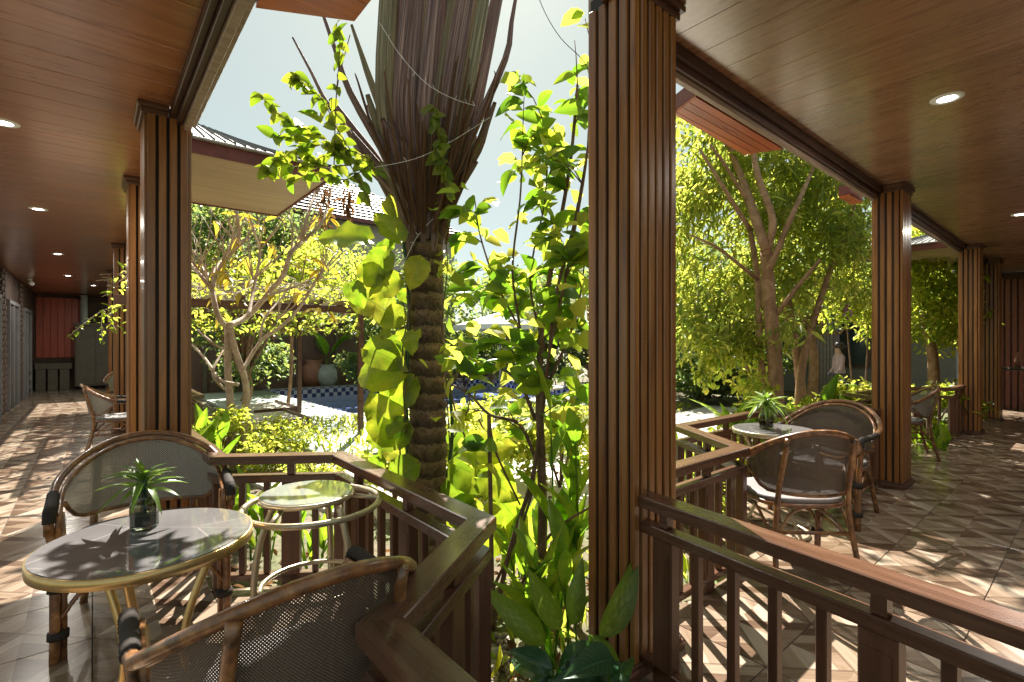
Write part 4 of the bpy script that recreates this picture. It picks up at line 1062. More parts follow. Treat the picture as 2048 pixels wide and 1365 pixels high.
for i in range(42):
    sd_ = rng.uniform(-1, 1); A = P(852+36*sd_, rng.uniform(400, 470), 3.20); v1_ = rng.uniform(120, 330); hw_ = 36+100*max(0, (445-v1_)/245)
    B = P(862+hw_*sd_*rng.uniform(.8, 1.08), v1_, 3.14+rng.uniform(-.03, .03)); mid = A.lerp(B, .55)+Vector((sd_*.03, -.02, 0))
    fr.tube([q_-palm.location for q_ in smooth_line([A, mid, B, B+Vector((rng.uniform(-.02, .02)+.02*sd_, -.01, .06))], 3)], [.008, .009, .010, .009, .008, .008, .006, .005, .003, .002], 4)
fr.build('frayed_fibre', M['dry'], palm)['kind'] = 'stuff'
for i, (tip, d) in enumerate(tips):                    # the paddle leaves above
    for rep in range(1):
        leaf_at('fan', palm, tip, d + Vector((rng.uniform(-.1, .1), rng.uniform(-.25, .25), 0)), rng.uniform(-1.2, 1.2), rng.uniform(.9, 1.2))
# twinkle wire round the fan
o = thing('string_light_wire', 'thin pale wire with tiny clips strung across the palm fan', 'wire', P(860, 200, 3.1))
for pl in ([(765, 55), (800, 110), (850, 165), (900, 195), (950, 212)], [(750, 335), (830, 318), (900, 285), (980, 235)], [(770, 620), (820, 500), (850, 455), (905, 400)]):
    q = smooth_line([P(u, v_, 3.08 if v_ < 400 else 3.2) - o.location for u, v_ in pl], 5)
    b = MB().tube(q, .0016, 4)
    for p in q[::2]: b.tube([p, p+Vector((rng.uniform(-.02, .02), -.01, rng.uniform(-.03, .03)))], .0014, 4)
    b.build('wire', M['white'], o)
o = thing('overhead_cable', 'thin black cable curving down to the middle column', 'cable', P(1120, 60, 2.6))
MB().tube(smooth_line([P(1060, -60, 2.6)-o.location, P(1085, 15, 2.6)-o.location, P(1120, 75, 2.6)-o.location, P(1165, 120, 2.58)-o.location, P(1186, 160, 2.56)-o.location], 5), .002, 5).build('wire', M['iron'], o)

# lianas on the trunk
o = thing('liana', 'thin bare lianas hanging beside the palm trunk', 'vine', (TX, TY-.16, GZ))
for pl, r_ in (([(808, 1000), (800, 900), (812, 800), (805, 700), (822, 600), (815, 520), (835, 450)], .006), ([(826, 990), (815, 880), (806, 760), (818, 640), (812, 560)], .004), ([(900, 900), (892, 760), (885, 640), (895, 520), (880, 420)], .005),
               ([(905, 880), (940, 800), (900, 740), (880, 640), (868, 600)], .005), ([(890, 700), (910, 820), (955, 930), (980, 990)], .007), ([(845, 600), (870, 650), (880, 700)], .004), ([(700, 70), (672, 200), (690, 330), (745, 420)], .003)):
    limb(MB_ := MB(), [P(u, v_, 3.22) - o.location for u, v_ in pl], r_, r_*.7, 4, 6); MB_.build('vine_stem', M['bark_dark'], o, True)

# ------------------------------------------------------------------ big-leaved climbers on the palm
pothos = thing('climbing_pothos', 'pothos with huge sunlit yellow leaves climbing the palm trunk', 'plant', (TX, TY-.14, GZ))
bs = MB(); limb(bs, [P(820, 1000, 3.3)-pothos.location, P(812, 800, 3.26)-pothos.location, P(818, 620, 3.26)-pothos.location, P(806, 470, 3.26)-pothos.location], .016, .01)
limb(bs, [P(890, 1000, 3.3)-pothos.location, P(905, 860, 3.3)-pothos.location, P(895, 760, 3.3)-pothos.location], .014, .01); bs.build('stem', M['leaf_dark'], pothos, True)
def pleaf(u, v_, du, dv, s, roll=0.0, Y=3.2, dy=-.25, kind='pothos', par=None):
    """leaf whose stalk end is at (u, v) and which points towards (du, dv) in the picture plane"""
    return leaf_at(kind, par or pothos, P(u, v_, Y), Vector((du, dy*.5, -dv)), roll, s, 'leaf', Vector((rng.uniform(-.5, .5), -1, rng.uniform(.2, 1.0))))
big = [(735,480,-1,-.1,1.0,.9), (772,505,-.3,.7,.8,.2), (800,480,-.5,-.6,.7,.4), (715,590,.9,.35,1.05,-.8), (805,640,-1,-.35,.7,.9), (800,745,-1,-.15,1.1,1.0), (825,760,-.6,.8,.8,.3), (790,880,-.45,-1,1.05,.4), (815,860,-.9,.2,.85,.5),
       (800,560,-.9,.5,.7,.1), (760,560,-.7,-.4,.6,.2), (735,700,1,.2,.8,-.8), (830,930,-.8,.5,.8,.1), (910,930,.9,.4,1.0,.3), (935,905,1,-.2,.95,-.2), (905,960,.4,.9,.8,0), (960,940,.8,.6,.9,.6), (780,430,.5,-.8,.6,0), (840,520,-.3,1,.6,.1), (700,570,.6,.8,.5,0),
       (870,440,.6,-.5,.5,0), (905,1010,.9,.6,.8,.2), (1000,1000,.7,.8,.9,.3), (1040,1040,.3,.9,.9,0), (1000,1060,-.5,.7,.7,.4)]
for u, v_, du, dv, s, ro in big: pleaf(u, v_, du, dv, s*1.0, ro, rng.uniform(3.05, 3.3))
for i in range(20): pleaf(rng.uniform(735, 830), rng.uniform(440, 960), rng.uniform(-1, .6), rng.uniform(-.3, 1), rng.uniform(.3, .6), rng.uniform(-.8, .8), rng.uniform(3.1, 3.6))
for i in range(14): pleaf(rng.uniform(890, 1000), rng.uniform(860, 1080), rng.uniform(-.6, 1), rng.uniform(-.3, 1), rng.uniform(.3, .65), rng.uniform(-.8, .8), rng.uniform(3.0, 3.7))

# small heart-leaved vine over the upper left of the fan
hv = thing('heart_leaf_vine', 'heart-leaved vine draped over the left side of the palm fan', 'vine', P(760, 330, 3.1))
stems = [[(745,420), (700,330), (640,270), (600,255), (560,230), (520,190)][::1], [(760,330), (700,300), (650,290), (590,300), (545,330), (530,345)], [(740,330), (690,360), (640,345), (580,365)], [(700,300), (670,250), (645,200), (610,170), (590,150)],
         [(770,345), (720,330), (660,310), (600,335), (560,320)], [(668,330), (672,200), (680,90), (672,60)], [(900,330), (880,300), (875,250), (865,215)], [(905,400), (890,350), (868,290)], [(700,330), (640,330), (590,280), (545,270)]]
b = MB(); lc = 0
for st in stems:
    q = limb(b, [P(u, v_, 3.05+.03*math.sin(i)) - hv.location for i, (u, v_) in enumerate(st)], .004, .002, 5, 5)
    for p in q[2::1]:
        for _ in range(2 if lc % 2 == 0 else 1):
            d = Vector((rng.uniform(-1, 1), rng.uniform(-.8, .3), rng.uniform(-1.1, .3))); leaf_at('heart', hv, p+hv.location, d, None, rng.uniform(.6, 1.1), 'leaf', Vector((rng.uniform(-1, 1), -1, rng.uniform(-.2, 1))))
        lc += 1
b.build('stem', M['bark_dark'], hv, True)
for (u, v_) in ((588, 240), (600, 262), (575, 275), (620, 235), (560, 262), (610, 225)):
    d = Vector((rng.uniform(-1, 1), -.3, rng.uniform(-.2, 1))); leaf_at('heart', hv, P(u+20, v_+10, 3.0), d, None, 1.35)

# ------------------------------------------------------------------ the broad-leaved shrub
shrub = thing('broad_leaved_shrub', 'tall broad-leaved shrub with bare stems between palm and middle column', 'shrub', (P(1060, 0, 2.9).x, 2.9, GZ))
SP = [([(1078,1230,2.8), (1085,1050,2.8), (1082,900,2.8), (1078,780,2.85), (1085,640,2.9), (1110,500,2.95), (1140,330,3.0), (1155,170,3.0)], .030, .008),
      ([(985,1260,2.6), (1020,1100,2.65), (1068,940,2.75), (1095,740,2.8), (1110,600,2.8), (1150,440,2.8), (1178,280,2.85), (1190,150,2.9)], .014, .006),
      ([(985,1240,2.6), (982,1050,2.65), (978,830,2.7)], .013, .011), ([(1075,930,2.8), (1040,850,2.85), (980,830,2.8), (940,790,2.8), (905,770,2.85)], .012, .005),
      ([(1070,840,2.85), (1045,760,2.9), (1040,660,2.95), (1025,540,3.0), (1040,400,3.0), (1045,300,3.0)], .012, .004), ([(1030,1210,2.5), (1060,1130,2.5), (1110,1060,2.5), (1180,1015,2.5)], .010, .005),
      ([(1040,660,2.95), (990,560,3.0), (960,470,3.05), (950,400,3.1)], .008, .003), ([(1090,700,2.9), (1060,560,2.95), (1090,400,3.0), (1095,260,3.0)], .008, .003),
      ([(1100,760,2.8), (1150,640,2.8), (1170,520,2.8)], .009, .004), ([(978,830,2.7), (990,900,2.7), (1040,1010,2.75)], .008, .005), ([(985,1180,2.6), (1060,1000,2.7), (1085,780,2.75), (1130,560,2.75), (1172,330,2.8), (1178,180,2.8)], .009, .005)]
b = MB(); spts = []
for pl, r0, r1 in SP:
    q = limb(b, [P(*p)-shrub.location for p in pl], r0, r1, 5, 7, .06); spts += q
targets = []
for (u0, u1, v0, v1, n) in ((1030,1170,140,330,9), (1010,1175,300,480,11), (920,1175,400,600,18), (905,1175,580,760,16), (900,1175,760,920,9), (1140,1180,0,90,2)):
    for _ in range(n): targets.append(P(rng.uniform(u0, u1), rng.uniform(v0, v1), rng.uniform(2.6, 3.25)) - shrub.location)
nl = 0
for T_ in targets:
    root = min(spts, key=lambda s: (s-T_).length + .5*max(0, s.z-T_.z+.1)); mid = root.lerp(T_, .5)+Vector((0,0,.04)); b.tube([root, mid, T_], [.004, .003, .002], 5)
    for k_ in range(min(5, 300-nl)):
        f = .35+.65*k_/4; p = root.lerp(T_, f)+Vector((0,0,.04*math.sin(f*3.1))); a = rng.uniform(0, 6.28)
        d = (T_-root).normalized()*.5 + Vector((math.cos(a), math.sin(a)*.6, rng.uniform(-.5, .5))); leaf_at('big', shrub, p+shrub.location, d, None, rng.uniform(.75, 1.4), 'leaf', Vector((rng.uniform(-1, 1), rng.uniform(-1.2, .2), rng.uniform(.1, 1.2)))); nl += 1
b.build('stems', M['bark_dark'], shrub, True)
fc = []
for T_ in targets + [P(rng.uniform(890, 1180), rng.uniform(420, 900), rng.uniform(2.7, 3.6)) - shrub.location for _ in range(40)]:
    for _ in range(3): fc.append(T_ + Vector((rng.gauss(0, .09), rng.gauss(0, .12), rng.gauss(0, .09))))
o = leaf_cloud(fc, .13, .085, M['leaf_shrub'], 'small_foliage', shrub, .2); o['kind'] = 'stuff'

# dry brown hanging leaves on the frangipani tips
def tree(name, label, cat, base, trunks, barkm, group=None, rs=1.0):
    t = thing(name, label, cat, base, 0, group)
    for nm, pl, r0, r1 in trunks:
        b = MB(); limb(b, [Vector(p)-Vector(base) for p in pl], r0*rs, r1*rs, 4, 9, .05); b.build(nm, barkm, t, True)
    return t
fb = P(472, 905, 6.0); base = Vector((fb.x, 6.0, GZ))
def F(l): return [P(u, v_, 6.0+.35*math.sin(i*1.3+len(l))) for i, (u, v_) in enumerate(l)]
FL = [('trunk', [P(465, 945, 6.0), P(462,830,6), P(456,740,6), P(455,650,6)], .085, .065), ('trunk', [P(480, 945, 6.05), P(489,840,6.05), P(492,770,6.05), P(470,700,6.0), P(460,650,6.0)], .085, .06),
      ('limb', F([(455,655), (436,632), (424,579)]), .06, .05), ('limb', F([(424,579), (400,550), (380,526), (345,480)]), .045, .03), ('limb', F([(424,579), (440,530), (468,500), (478,477), (474,427), (470,370)]), .045, .028),
      ('limb', F([(426,575), (430,540), (450,512), (467,474), (455,440)]), .035, .02), ('limb', F([(456,652), (497,632), (544,579), (567,550), (582,506), (605,482)]), .07, .04), ('limb', F([(605,482), (612,440), (626,398), (632,372)]), .038, .022),
      ('limb', F([(605,482), (643,447), (655,410), (662,385)]), .036, .02), ('limb', F([(497,632), (506,585), (520,509), (510,470), (500,438)]), .04, .02), ('limb', F([(482,746), (520,685), (556,658), (594,623), (632,562), (673,506)]), .045, .018),
      ('limb', F([(540,590), (600,570), (650,540), (690,500)]), .03, .014), ('limb', F([(478,770), (440,760), (412,720), (385,690)]), .04, .025), ('limb', F([(455,700), (430,690), (395,660)]), .03, .02), ('limb', F([(450,780), (425,745), (452,690), (450,660)]), .03, .02),
      ('limb', F([(582,506), (585,460), (575,430)]), .025, .015), ('limb', F([(520,685), (528,640), (560,600), (590,560)]), .03, .015)]
for i in range(70):
    u, v_ = rng.choice([(430,560), (470,480), (506,560), (580,510), (600,480), (556,640), (640,560), (420,570), (395,540), (455,520), (520,500)])
    u1, v1 = u+rng.uniform(-70, 90), v_-rng.uniform(50, 150); FL.append(('twig', F([(u, v_), ((u+u1)/2+rng.uniform(-15, 15), (v_+v1)/2), (u1, v1)]), .014, .006))
fr = tree('frangipani_tree', 'bare-branched frangipani tree with few yellow leaves left of the palm', 'tree', base, FL, M['bark_frangi'], None, .55)
for i in range(42):
    u, v_ = rng.uniform(385, 690), rng.uniform(400, 640); p = P(u, v_, rng.uniform(5.4, 6.6))
    for _ in range(2): leaf_at('frangi', fr, p, (rng.uniform(-1, 1), rng.uniform(-1, 1), rng.uniform(-.7, .3)), None, rng.uniform(.6, 1))
dl = leaf_cloud([P(650+rng.uniform(-9, 9), rng.uniform(355, 460), 6.0) for _ in range(60)] + [P(696+rng.uniform(-7, 7), rng.uniform(375, 430), 5.6) for _ in range(40)], .12, .03, M['dry'], 'dry_leaves', None, .9)
tag(dl, 'withered brown leaves dangling from two frangipani tips', 'leaves', None, 'stuff')

# ------------------------------------------------------------------ right-hand trees
def T(l, Y=6.5): return [P(u, v_, Y+.3*math.sin(i+len(l))) for i, (u, v_) in enumerate(l)]
base = Vector((P(1552, 0, 6.5).x, 6.5, GZ))
TL = [('trunk', [P(1556,930,6.5), P(1552,800,6.5), P(1548,700,6.5), P(1538,600,6.5), P(1532,500,6.5)], .125, .085), ('limb', T([(1532,500), (1505,420), (1480,350), (1460,300), (1438,255)]), .075, .04), ('limb', T([(1532,510), (1545,440), (1515,350), (1500,260)]), .06, .04),
      ('limb', T([(1538,540), (1580,440), (1612,370), (1640,300)]), .05, .02), ('trunk', [P(1535,930,6.6), P(1530,800,6.6), P(1520,700,6.6), P(1515,560,6.7), P(1500,460,6.8)], .06, .04), ('limb', T([(1500,460), (1450,380), (1400,300)]), .04, .02), ('limb', T([(1545,640), (1590,580), (1640,520)]), .04, .02),
      ('limb', T([(1505,420), (1450,330), (1420,290)]), .03, .015), ('limb', T([(1515,560), (1440,500), (1380,470)]), .03, .012)]
t1 = tree('narrow_leaved_tree', 'large tree with drooping narrow leaves just right of the middle column', 'tree', base, TL, M['bark_tree'], None, .85)
cc = []
while len(cc) < 120:
    u_, v_ = rng.uniform(1330, 1720), rng.uniform(200, 600)+rng.uniform(0, 110)*(rng.random() < .6)
    if u_ > 1600 and v_ > 470: continue
    cc.append(P(u_, v_, rng.uniform(6.6, 8.6)))
cc = cc + [P(rng.uniform(1340, 1560), rng.uniform(560, 690), rng.uniform(6.2, 7.4)) for _ in range(16)] + [Vector((rng.uniform(1.5, 4.8), rng.uniform(5.5, 8.0), rng.uniform(4.3, 5.4))) for _ in range(3)]
pts = clump_points(cc, 13000, .46) - np.array(tuple(base)); dirs = np.tile(np.array([[-.35, -.1, -.55]]), (13000, 1))
o = leaf_cloud(pts, .20, .045, M['leaf_tree'], 'crown', t1, .6, None, 'lance', .55, dirs); o['kind'] = 'stuff'
base = Vector((P(1600, 0, 7.2).x, 7.2, GZ))
TL = [('trunk', [P(1612,915,7.2), P(1604,800,7.2), P(1592,700,7.2), P(1575,600,7.3)], .08, .05), ('trunk', [P(1590,915,7.1), P(1596,830,7.1), P(1606,720,7.1), P(1640,600,7.2), P(1672,510,7.3)], .07, .035), ('limb', T([(1672,510), (1700,450), (1710,400)], 7.3), .03, .015), ('limb', T([(1590,690), (1560,600)], 7.3), .03, .02)]
t2 = tree('forked_tree', 'slim forked tree directly behind the marble table', 'tree', base, TL, M['bark_tree'])
cc = [P(rng.uniform(1580, 1760), rng.uniform(320, 600), rng.uniform(6.8, 8.4)) for _ in range(40)]
o = leaf_cloud(clump_points(cc, 5500, .4)-np.array(tuple(base)), .13, .04, M['leaf_tree'], 'crown', t2, .6, None, 'lance'); o['kind'] = 'stuff'
base = Vector((P(1870, 0, 9.5).x, 9.5, GZ))
t3 = tree('garden_tree', 'leafy tree framed between the second and third right columns', 'tree', base, [('trunk', [P(1868,830,9.5), P(1866,720,9.5), P(1850,640,9.5), P(1840,560,9.5)], .11, .05), ('limb', [P(1862,690,9.5), P(1885,620,9.4), P(1905,560,9.3)], .06, .03)], M['bark_tree'])
cc = [P(rng.uniform(1800, 1930), rng.uniform(440, 680), rng.uniform(8.8, 10.5)) for _ in range(34)]
o = leaf_cloud(clump_points(cc, 4500, .5)-np.array(tuple(base)), .14, .06, M['leaf_shrub'], 'crown', t3, .4); o['kind'] = 'stuff'
base = Vector((P(1480, 0, 6.9).x, 6.9, GZ))
t4 = tree('leaning_sapling', 'thin leaning sapling left of the big trunk with yellow leaves', 'tree', base, [('trunk', [P(1535,900,6.9), P(1510,780,6.9), P(1480,700,6.9), P(1465,640,6.9)], .03, .012)], M['bark_tree'])
cc = [P(rng.uniform(1400, 1530), rng.uniform(690, 780), rng.uniform(6.2, 7.2)) for _ in range(16)]
o = leaf_cloud(clump_points(cc, 700, .22)-np.array(tuple(base)), .11, .06, M['leaf_shrub'], 'crown', t4, .7); o['kind'] = 'stuff'

# purple-flowered bush in front of the opposite house
base = Vector((P(1700, 0, 8.2).x, 8.2, GZ))
t5 = tree('flowering_bush', 'bush with small purple flowers left of the second right column', 'shrub', base, [('stem', [P(1715,880,8.2), P(1700,720,8.2), P(1690,600,8.2)], .02, .008), ('stem', [P(1725,880,8.2), P(1735,700,8.2), P(1738,600,8.2)], .02, .008)], M['bark_dark'])
cc = [p_ for p_ in [(rng.uniform(1630, 1760), rng.uniform(535, 700)) for _ in range(34)] if not (p_[0] < 1725 and p_[1] > 640)]
cc = [P(u_, v_, rng.uniform(7.8, 8.6)) for u_, v_ in cc]
o = leaf_cloud(clump_points(cc, 1300, .25)-np.array(tuple(base)), .13, .05, M['leaf_shrub'], 'crown', t5, .4); o['kind'] = 'stuff'
for (u, v_) in ((1688, 622), (1623, 566), (1661, 572), (1707, 580)):
    b = MB(); c0 = P(u, v_, 7.7)-base
    for _ in range(26):
        q = c0+Vector((rng.gauss(0, .045), rng.gauss(0, .03), rng.gauss(0, .06))); b.add([q, q+Vector((.03, 0, .01)), q+Vector((.02, .01, .035)), q+Vector((-.01, .01, .03))], [(0,1,2,3)])
    b.build('flower_cluster', M['purple'], t5)['kind'] = 'stuff'

# ------------------------------------------------------------------ background trees and hedges
def crown_tree(label, u, Y, ztop, spread, n, L, m, zbot=1.2, group='trees beyond the pool', bark_='bark_tree', wd=.5, tr=.13):
    p = P(u, 689, Y); base = Vector((p.x, Y, GZ)); t = thing('garden_tree', label, 'tree', base, 0, group)
    b = MB(); limb(b, [Vector((0,0,0)), Vector((.1,0,zbot*.6)), Vector((0,.1,zbot+.4)), Vector((.1,0,(zbot+ztop)/2))], tr, tr*.5, 4, 8); b.build('trunk', M[bark_], t, True)
    cs = ell_pts((0, 0, (zbot+ztop)/2-GZ), (spread, spread*.7, (ztop-zbot)/2), 34)
    b = MB()
    for c in cs[:14]: b.tube([Vector((0,0,zbot)), Vector(c)*.6+Vector((0,0,.3)), Vector(c)], [.05, .03, .012], 5)
    b.build('branches', M[bark_], t, True)
    o = leaf_cloud(clump_points(cs, n, spread*.34), L, L*wd, m, 'crown', t, .3); o['kind'] = 'stuff'; return t
crown_tree('dense green tree filling the gap behind the frangipani', 490, 13, 5.6, 2.4, 8500, .17, M['leaf_far'], .6)
crown_tree('yellow-green tree between frangipani and pergola', 575, 11.5, 3.8, 2.0, 5200, .12, M['leaf_shrub'], 1.9, tr=.045)
crown_tree('tall green tree behind the palm trunk', 800, 17, 4.6, 2.6, 5200, .18, M['leaf_far'], .6)
crown_tree('wide green tree behind the broad-leaved shrub', 980, 19, 4.6, 3.0, 5200, .2, M['leaf_far'], .6)
crown_tree('green tree behind the middle column', 1180, 17, 5.0, 3.0, 5200, .18, M['leaf_far'], .6)
crown_tree('green tree far behind the narrow-leaved tree', 1400, 15, 5.2, 3.0, 5200, .17, M['leaf_far'], 1.6)
crown_tree('green tree at the opposite house behind the forked tree', 1620, 12, 4.6, 2.0, 3800, .15, M['leaf_far'], 1.8)
crown_tree('green tree far away between the right row columns', 1860, 15, 5.2, 2.6, 4200, .17, M['leaf_far'], .8)

def bush(label, u, Y, r, h, n, L, m, group=None, z0=GZ, kind='oval', wd=.5):
    p = P(u, 689, Y); base = Vector((p.x, Y, z0)); t = thing('garden_bush', label, 'bush', base, 0, group)
    b = MB()
    for i in range(9):
        a = rng.uniform(0, 6.28); b.tube([Vector((0,0,0)), Vector((math.cos(a)*r*.3, math.sin(a)*r*.3, h*.5)), Vector((math.cos(a)*r*.6, math.sin(a)*r*.6, h*.9))], [.012, .008, .004], 5)
    b.build('stems', M['bark_dark'], t, True)
    cs = ell_pts((0, 0, h*.55), (r, r*.8, h*.45), 16)
    o = leaf_cloud(clump_points(cs, n, r*.33), L, L*wd, m, 'foliage', t, .0, None, kind); o['kind'] = 'stuff'; return t
BG = 'garden bushes'
for lb, u, Y, r_, h_, n, L, mm in (('yellow-green bush at the foot of the frangipani', 430, 5.6, .55, .75, 1100, .09, 'leaf_shrub'), ('low bush right of the frangipani trunk', 540, 6.4, .6, .6, 1100, .07, 'leaf_shrub'), ('low bush left of the palm beside the path', 640, 5.2, .35, .35, 500, .06, 'leaf_shrub'),
        ('sunlit bush just right of the palm trunk', 930, 4.6, .5, .9, 1300, .09, 'leaf_shrub'), ('tall sunlit bush behind the broad-leaved shrub', 1000, 5.6, .6, .9, 1500, .09, 'leaf_shrub'), ('sunlit bush left of the middle column', 1120, 5.2, .5, .9, 1300, .09, 'leaf_shrub'),
        ('bright bush beside the palm foot', 790, 4.7, .35, .9, 700, .09, 'leaf_shrub'), ('dark bush before the maroon wall left', 500, 15, 1.2, 1.8, 1500, .16, 'leaf_far'), ('dark bush before the maroon wall behind the pergola post', 740, 15.5, 1.0, 1.4, 1500, .16, 'leaf_far'),
        ('blue-green bush beyond the pool, left', 930, 17.5, 1.6, 1.9, 1800, .18, 'leaf_far'), ('blue-green bush beyond the pool, middle', 1080, 17.5, 1.6, 1.7, 1800, .18, 'leaf_far'), ('grassy blue-green clump right of the middle column', 1400, 12.5, 1.4, 1.4, 1800, .2, 'leaf_far'), ('blue-green bush beyond the narrow-leaved tree', 1500, 13, 1.4, 1.6, 1800, .18, 'leaf_far'),
        ('bush against the balustrade right of the middle column', 1400, 4.9, .45, .7, 1100, .09, 'leaf_shrub'), ('bright bush behind the marble table', 1520, 5.9, .6, .8, 1300, .1, 'leaf_shrub'), ('bush with pale leaves left of the second right column', 1690, 7.0, .6, .9, 1300, .12, 'leaf_shrub'),
        ('bush between the second and third right columns', 1860, 8.0, .7, 1.0, 1300, .12, 'leaf_shrub'), ('small bush below the right bay railing', 1390, 4.1, .35, .45, 600, .06, 'leaf_shrub'), ('feathery bush inside the bay of iron chairs', 1050, 7.2, .7, .6, 1000, .1, 'leaf_far')):
    bush(lb, u, Y, r_, h_, n, L, M[mm], BG)

# lance-leaved clumps (canna / ginger)
def clump(label, p, n, kind='canna', s=1.0, spread=.12, group='broad lance-leaved clumps', tall=.8):
    p = Vector(p); t = thing('leafy_clump', label, 'plant', p, 0, group); b = MB()
    for i in range(n):
        a = rng.uniform(0, 6.28); r_ = rng.uniform(0, spread); q = Vector((math.cos(a)*r_, math.sin(a)*r_, 0)); top = q*1.6+Vector((rng.uniform(-.08, .08), rng.uniform(-.08, .08), rng.uniform(.3, 1)*tall))
        b.tube([q, q.lerp(top, .5)+Vector((.01, 0, 0)), top], [.008, .006, .004], 5)
        for k_ in range(3):
            f = .45+.27*k_; leaf_at(kind, t, p+q.lerp(top, f), Vector((math.cos(a+k_*2.6)*(.9 if kind == 'lily' else .35), math.sin(a+k_*2.6)*(.7 if kind == 'lily' else .35), (.3 if kind == 'lily' else 1.0) if k_ else .6)), rng.uniform(-.8, .8), s*rng.uniform(.6, 1.05), 'leaf', Vector((rng.uniform(-.6, .6), -.8, 1)) if kind == 'lily' else None)
    b.build('stems', M['leaf_canna'], t, True); return t
def G(u, Y): return Vector((P(u, 689, Y).x, Y, GZ))
clump('tall lance-leaved clump against the middle column', G(1150, 2.75), 7, 'canna', 1.0, .13, tall=1.25)
clump('lance-leaved clump left of the middle column foot', G(1110, 2.35), 7, 'canna', .85, .12, tall=.6)
clump('bright lance leaves behind the left bay railing', G(520, 3.5), 9, 'canna', .75, .3, tall=.5)
clump('bright lance leaves between the left bay balusters', G(620, 3.3), 7, 'canna', .7, .2, tall=.4)
clump('lance leaves beside the nearest left column', G(415, 5.0), 8, 'canna', 1.0, .25, tall=.7)
clump('upright bright clump behind the marble table, right', G(1650, 6.4), 12, 'canna', 1.3, .35, tall=.7)
clump('upright clump behind the marble table, left', G(1480, 5.6), 5, 'canna', 1.1, .25, tall=.6)
clump('narrow clump right of the middle column', G(1358, 4.4), 5, 'canna', 1.0, .15, tall=.6)
clump('lance clump in the bay of the third right column', G(1860, 6.7), 6, 'canna', .9, .3, tall=.3)
clump('low clump between the shrub stems', G(1040, 3.2), 6, 'canna', .8, .25, tall=.3)
clump('dark lily leaves at the foot of the middle column', G(1150, 1.84), 16, 'lily', .8, .10, tall=.42)
clump('dark lily leaves low before the garden bed', G(1100, 1.72), 8, 'lily', .7, .09, tall=.30)
# spotted leaves by the column foot
t = thing('spotted_leaf_plant', 'plant with big spotted leaves arching beside the middle column', 'plant', G(1170, 1.95))
b = MB()
for (u0, v0, u1, v1, s) in ((1200, 1275, 1300, 1140, 1.0), (1090, 1290, 975, 1180, .9), (1150, 1250, 1155, 1120, .7), (1120, 1260, 1050, 1130, .8), (1180, 1270, 1235, 1330, .6)):
    A = P(u0, v0, 1.95); B = P(u1, v1, 1.9); b.tube([Vector((0,0,0)), A-t.location], [.006, .004], 6); leaf_at('dieff', t, A, (B-A), 0, s, 'leaf', Vector((rng.uniform(-.4, .4), -1, .5)))
b.build('stems', M['leaf_canna'], t, True)
# banana-like plants
def paddle(label, p, n, s, tall):
    t = thing('banana_plant', label, 'plant', p, 0, None); b = MB()
    for i in range(n):
        a = i*2.1+.5; top = Vector((math.cos(a)*.12, math.sin(a)*.12, tall)); b.tube([Vector((0,0,0)), top], [.04, .02], 8); leaf_at('banana', t, Vector(p)+top, (math.cos(a)*.6, math.sin(a)*.6, 1), rng.uniform(-.5, .5), s)
    b.build('stem', M['leaf_canna'], t, True); return t
paddle('banana-like plant before the maroon wall under the pergola', G(655, 17.8), 5, 1.1, 1.1)
paddle('paddle-leaved plant beyond the right bay railing', G(1475, 6.9), 4, .55, .3)
paddle('paddle-leaved plant near the far pool corner', G(770, 18.2), 4, .8, .4)

# twig reaching into the left corridor
t = thing('leafy_twig', 'leafy green twig reaching in between the left columns', 'twig', P(235, 612, 6.6)); o0 = t.location
b = MB(); q1 = smooth_line([P(262, 605, 6.7)-o0, P(235, 612, 6.6)-o0, P(200, 625, 6.5)-o0, P(165, 650, 6.4)-o0, P(140, 672, 6.4)-o0], 5); q2 = smooth_line([P(205, 622, 6.5)-o0, P(203, 650, 6.5)-o0, P(205, 682, 6.5)-o0], 4); q3 = smooth_line([P(208, 622, 6.5)-o0, P(222, 645, 6.5)-o0, P(232, 660, 6.5)-o0], 3)
for q in (q1, q2, q3): b.tube(q, .004, 5)
b.build('stem', M['bark_frangi'], t, True)
for q in (q1[5:], q2, q3):
    for p in q:
        for _ in range(2): leaf_at('heart', t, p+o0+Vector((rng.uniform(-.03, .03), 0, rng.uniform(-.03, .01))), (rng.uniform(-1, 1), rng.uniform(-1, 1), rng.uniform(-1, .2)), None, rng.uniform(.35, .55))

# pebbles and leaf litter in the bed
b = MB(); ico = [(0,0,1), (.89,0,.45), (.28,.85,.45), (-.72,.53,.45), (-.72,-.53,.45), (.28,-.85,.45), (.72,.53,-.3), (-.28,.85,-.3), (-.89,0,-.3), (-.28,-.85,-.3), (.72,-.53,-.3)]
icf = [(0,1,2), (0,2,3), (0,3,4), (0,4,5), (0,5,1), (1,6,2), (2,7,3), (3,8,4), (4,9,5), (5,10,1), (6,7,2), (7,8,3), (8,9,4), (9,10,5), (10,6,1)]
for i in range(2600):
    a, c_ = rng.uniform(.56, 1.66), rng.uniform(.6, 2.7)
    if a < 1.1 and 1.0 < c_ < 2.9 and (a < .55+(c_-1.0)*1.3): continue
    p = W(a, c_, GZ-.015); s = rng.uniform(.009, .024); ang = rng.uniform(0, 6.28); ca, sa = math.cos(ang), math.sin(ang)
    b.add([(p.x+(x*ca*1.3-y*sa)*s, p.y+(x*sa*1.3+y*ca)*s, p.z+z*s*.75+rng.uniform(0, .002)) for x, y, z in ico], icf)
tag(b.build('pebbles', M['pebble'], None, True), 'loose tan pebbles covering the planting bed', 'pebbles', None, 'stuff')
pts = [W(rng.uniform(.6, 6), rng.uniform(1.6, 6.5), GZ+.005) for _ in range(1400)]
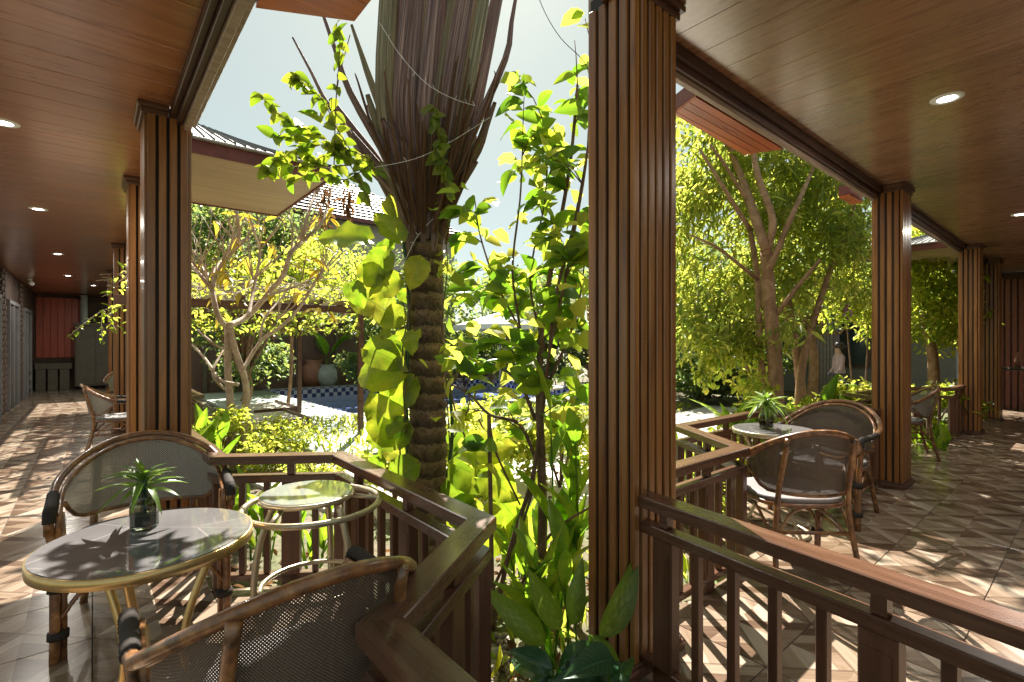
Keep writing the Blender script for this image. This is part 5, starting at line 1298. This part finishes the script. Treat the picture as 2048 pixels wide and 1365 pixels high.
tag(leaf_cloud(pts, .07, .035, M['dry'], 'leaf_litter', None, 0), 'dry fallen leaves scattered over the garden soil', 'leaves', None, 'stuff')
pts = []
for _ in range(9000):
    a, c_ = rng.uniform(1.3, 11), rng.uniform(1.6, 10)
    if 2.6 < c_ < 6.3: continue
    pts.append(W(a, c_, GZ-.02))
tag(leaf_cloud(pts, .16, .02, M['leaf_shrub'], 'ground_cover', None, -1.0), 'low grassy ground cover between the garden bushes', 'ground cover', None, 'stuff')

# ------------------------------------------------------------------ person beyond the trees
def person(label, p, rz):
    t = thing('person', label, 'person', p, rz)
    J = {'pel': (0,0,.86), 'chest': (0,.02,1.12), 'neck': (0,.03,1.30), 'head0': (0,.04,1.36), 'head': (0,.055,1.47), 'sl': (.16,.02,1.25), 'sr': (-.16,.02,1.25), 'el': (.20,.04,1.0), 'er': (-.20,.06,1.0), 'wl': (.18,.16,.82), 'wr': (-.18,.2,.86),
         'hl': (.085,0,.82), 'hr': (-.085,0,.82), 'kl': (.09,.06,.46), 'kr': (-.09,-.02,.46), 'al': (.09,.05,.07), 'ar': (-.09,-.12,.08), 'tl': (.09,.2,.02), 'tr': (-.09,.03,.03)}
    E = [('pel','chest'), ('chest','neck'), ('neck','head0'), ('head0','head'), ('neck','sl'), ('neck','sr'), ('sl','el'), ('sr','er'), ('el','wl'), ('er','wr'), ('pel','hl'), ('pel','hr'), ('hl','kl'), ('hr','kr'), ('kl','al'), ('kr','ar'), ('al','tl'), ('ar','tr')]
    rad = {'pel': .125, 'chest': .12, 'neck': .055, 'head0': .06, 'head': .085, 'sl': .06, 'sr': .06, 'el': .04, 'er': .04, 'wl': .028, 'wr': .028, 'hl': .09, 'hr': .09, 'kl': .06, 'kr': .06, 'al': .038, 'ar': .038, 'tl': .035, 'tr': .035}
    names = list(J); me = bpy.data.meshes.new('body'); me.from_pydata([J[n] for n in names], [(names.index(a), names.index(b)) for a, b in E], []); o = link('body', me, t)
    sk = o.modifiers.new('skin', 'SKIN'); sv = me.skin_vertices[0].data
    for i, n in enumerate(names): sv[i].radius = (rad[n], rad[n]*.85); sv[i].use_root = (n == 'pel')
    o.modifiers.new('sub', 'SUBSURF').levels = 2; o.modifiers['sub'].render_levels = 2
    k = N('skin_and_clothes'); z = k.n('ShaderNodeSeparateXYZ'); k.l(k.obj(), z.inputs[0])
    k.col(k.mix(k.math('LESS_THAN', z.outputs[2], 1.29), (.42,.26,.20), k.mix(k.math('LESS_THAN', z.outputs[2], .90), (.42,.30,.33), (.06,.06,.08)))); k.rough(.7); me.materials.append(k.m)
    hm = plain('hair_dark', (.03,.02,.018), .5)
    b = MB(); prof = [(.0, .098), (.05, .09), (.08, .06), (.09, .02), (.085, -.03), (.05, -.06)]
    b.lathe(prof[::-1], 16, (0, .012, 1.475)); hb = b.build('hair', hm, t, True); MB().lathe([(.0, -.045), (.04, -.03), (.05, 0), (.04, .03), (.0, .045)], 10, (0, -.10, 1.46)).build('hair_bun', hm, t, True)
    MB().lathe([(.0, 0), (.012, .003), (.016, .02), (.0, .035)], 8, (0, .135, 1.452)).build('nose', me.materials[0], t, True)
    return t
person('woman with tied dark hair in a mauve top beyond the trees', (P(1680, 0, 10.8).x, 10.8, GZ-.02), R(80))
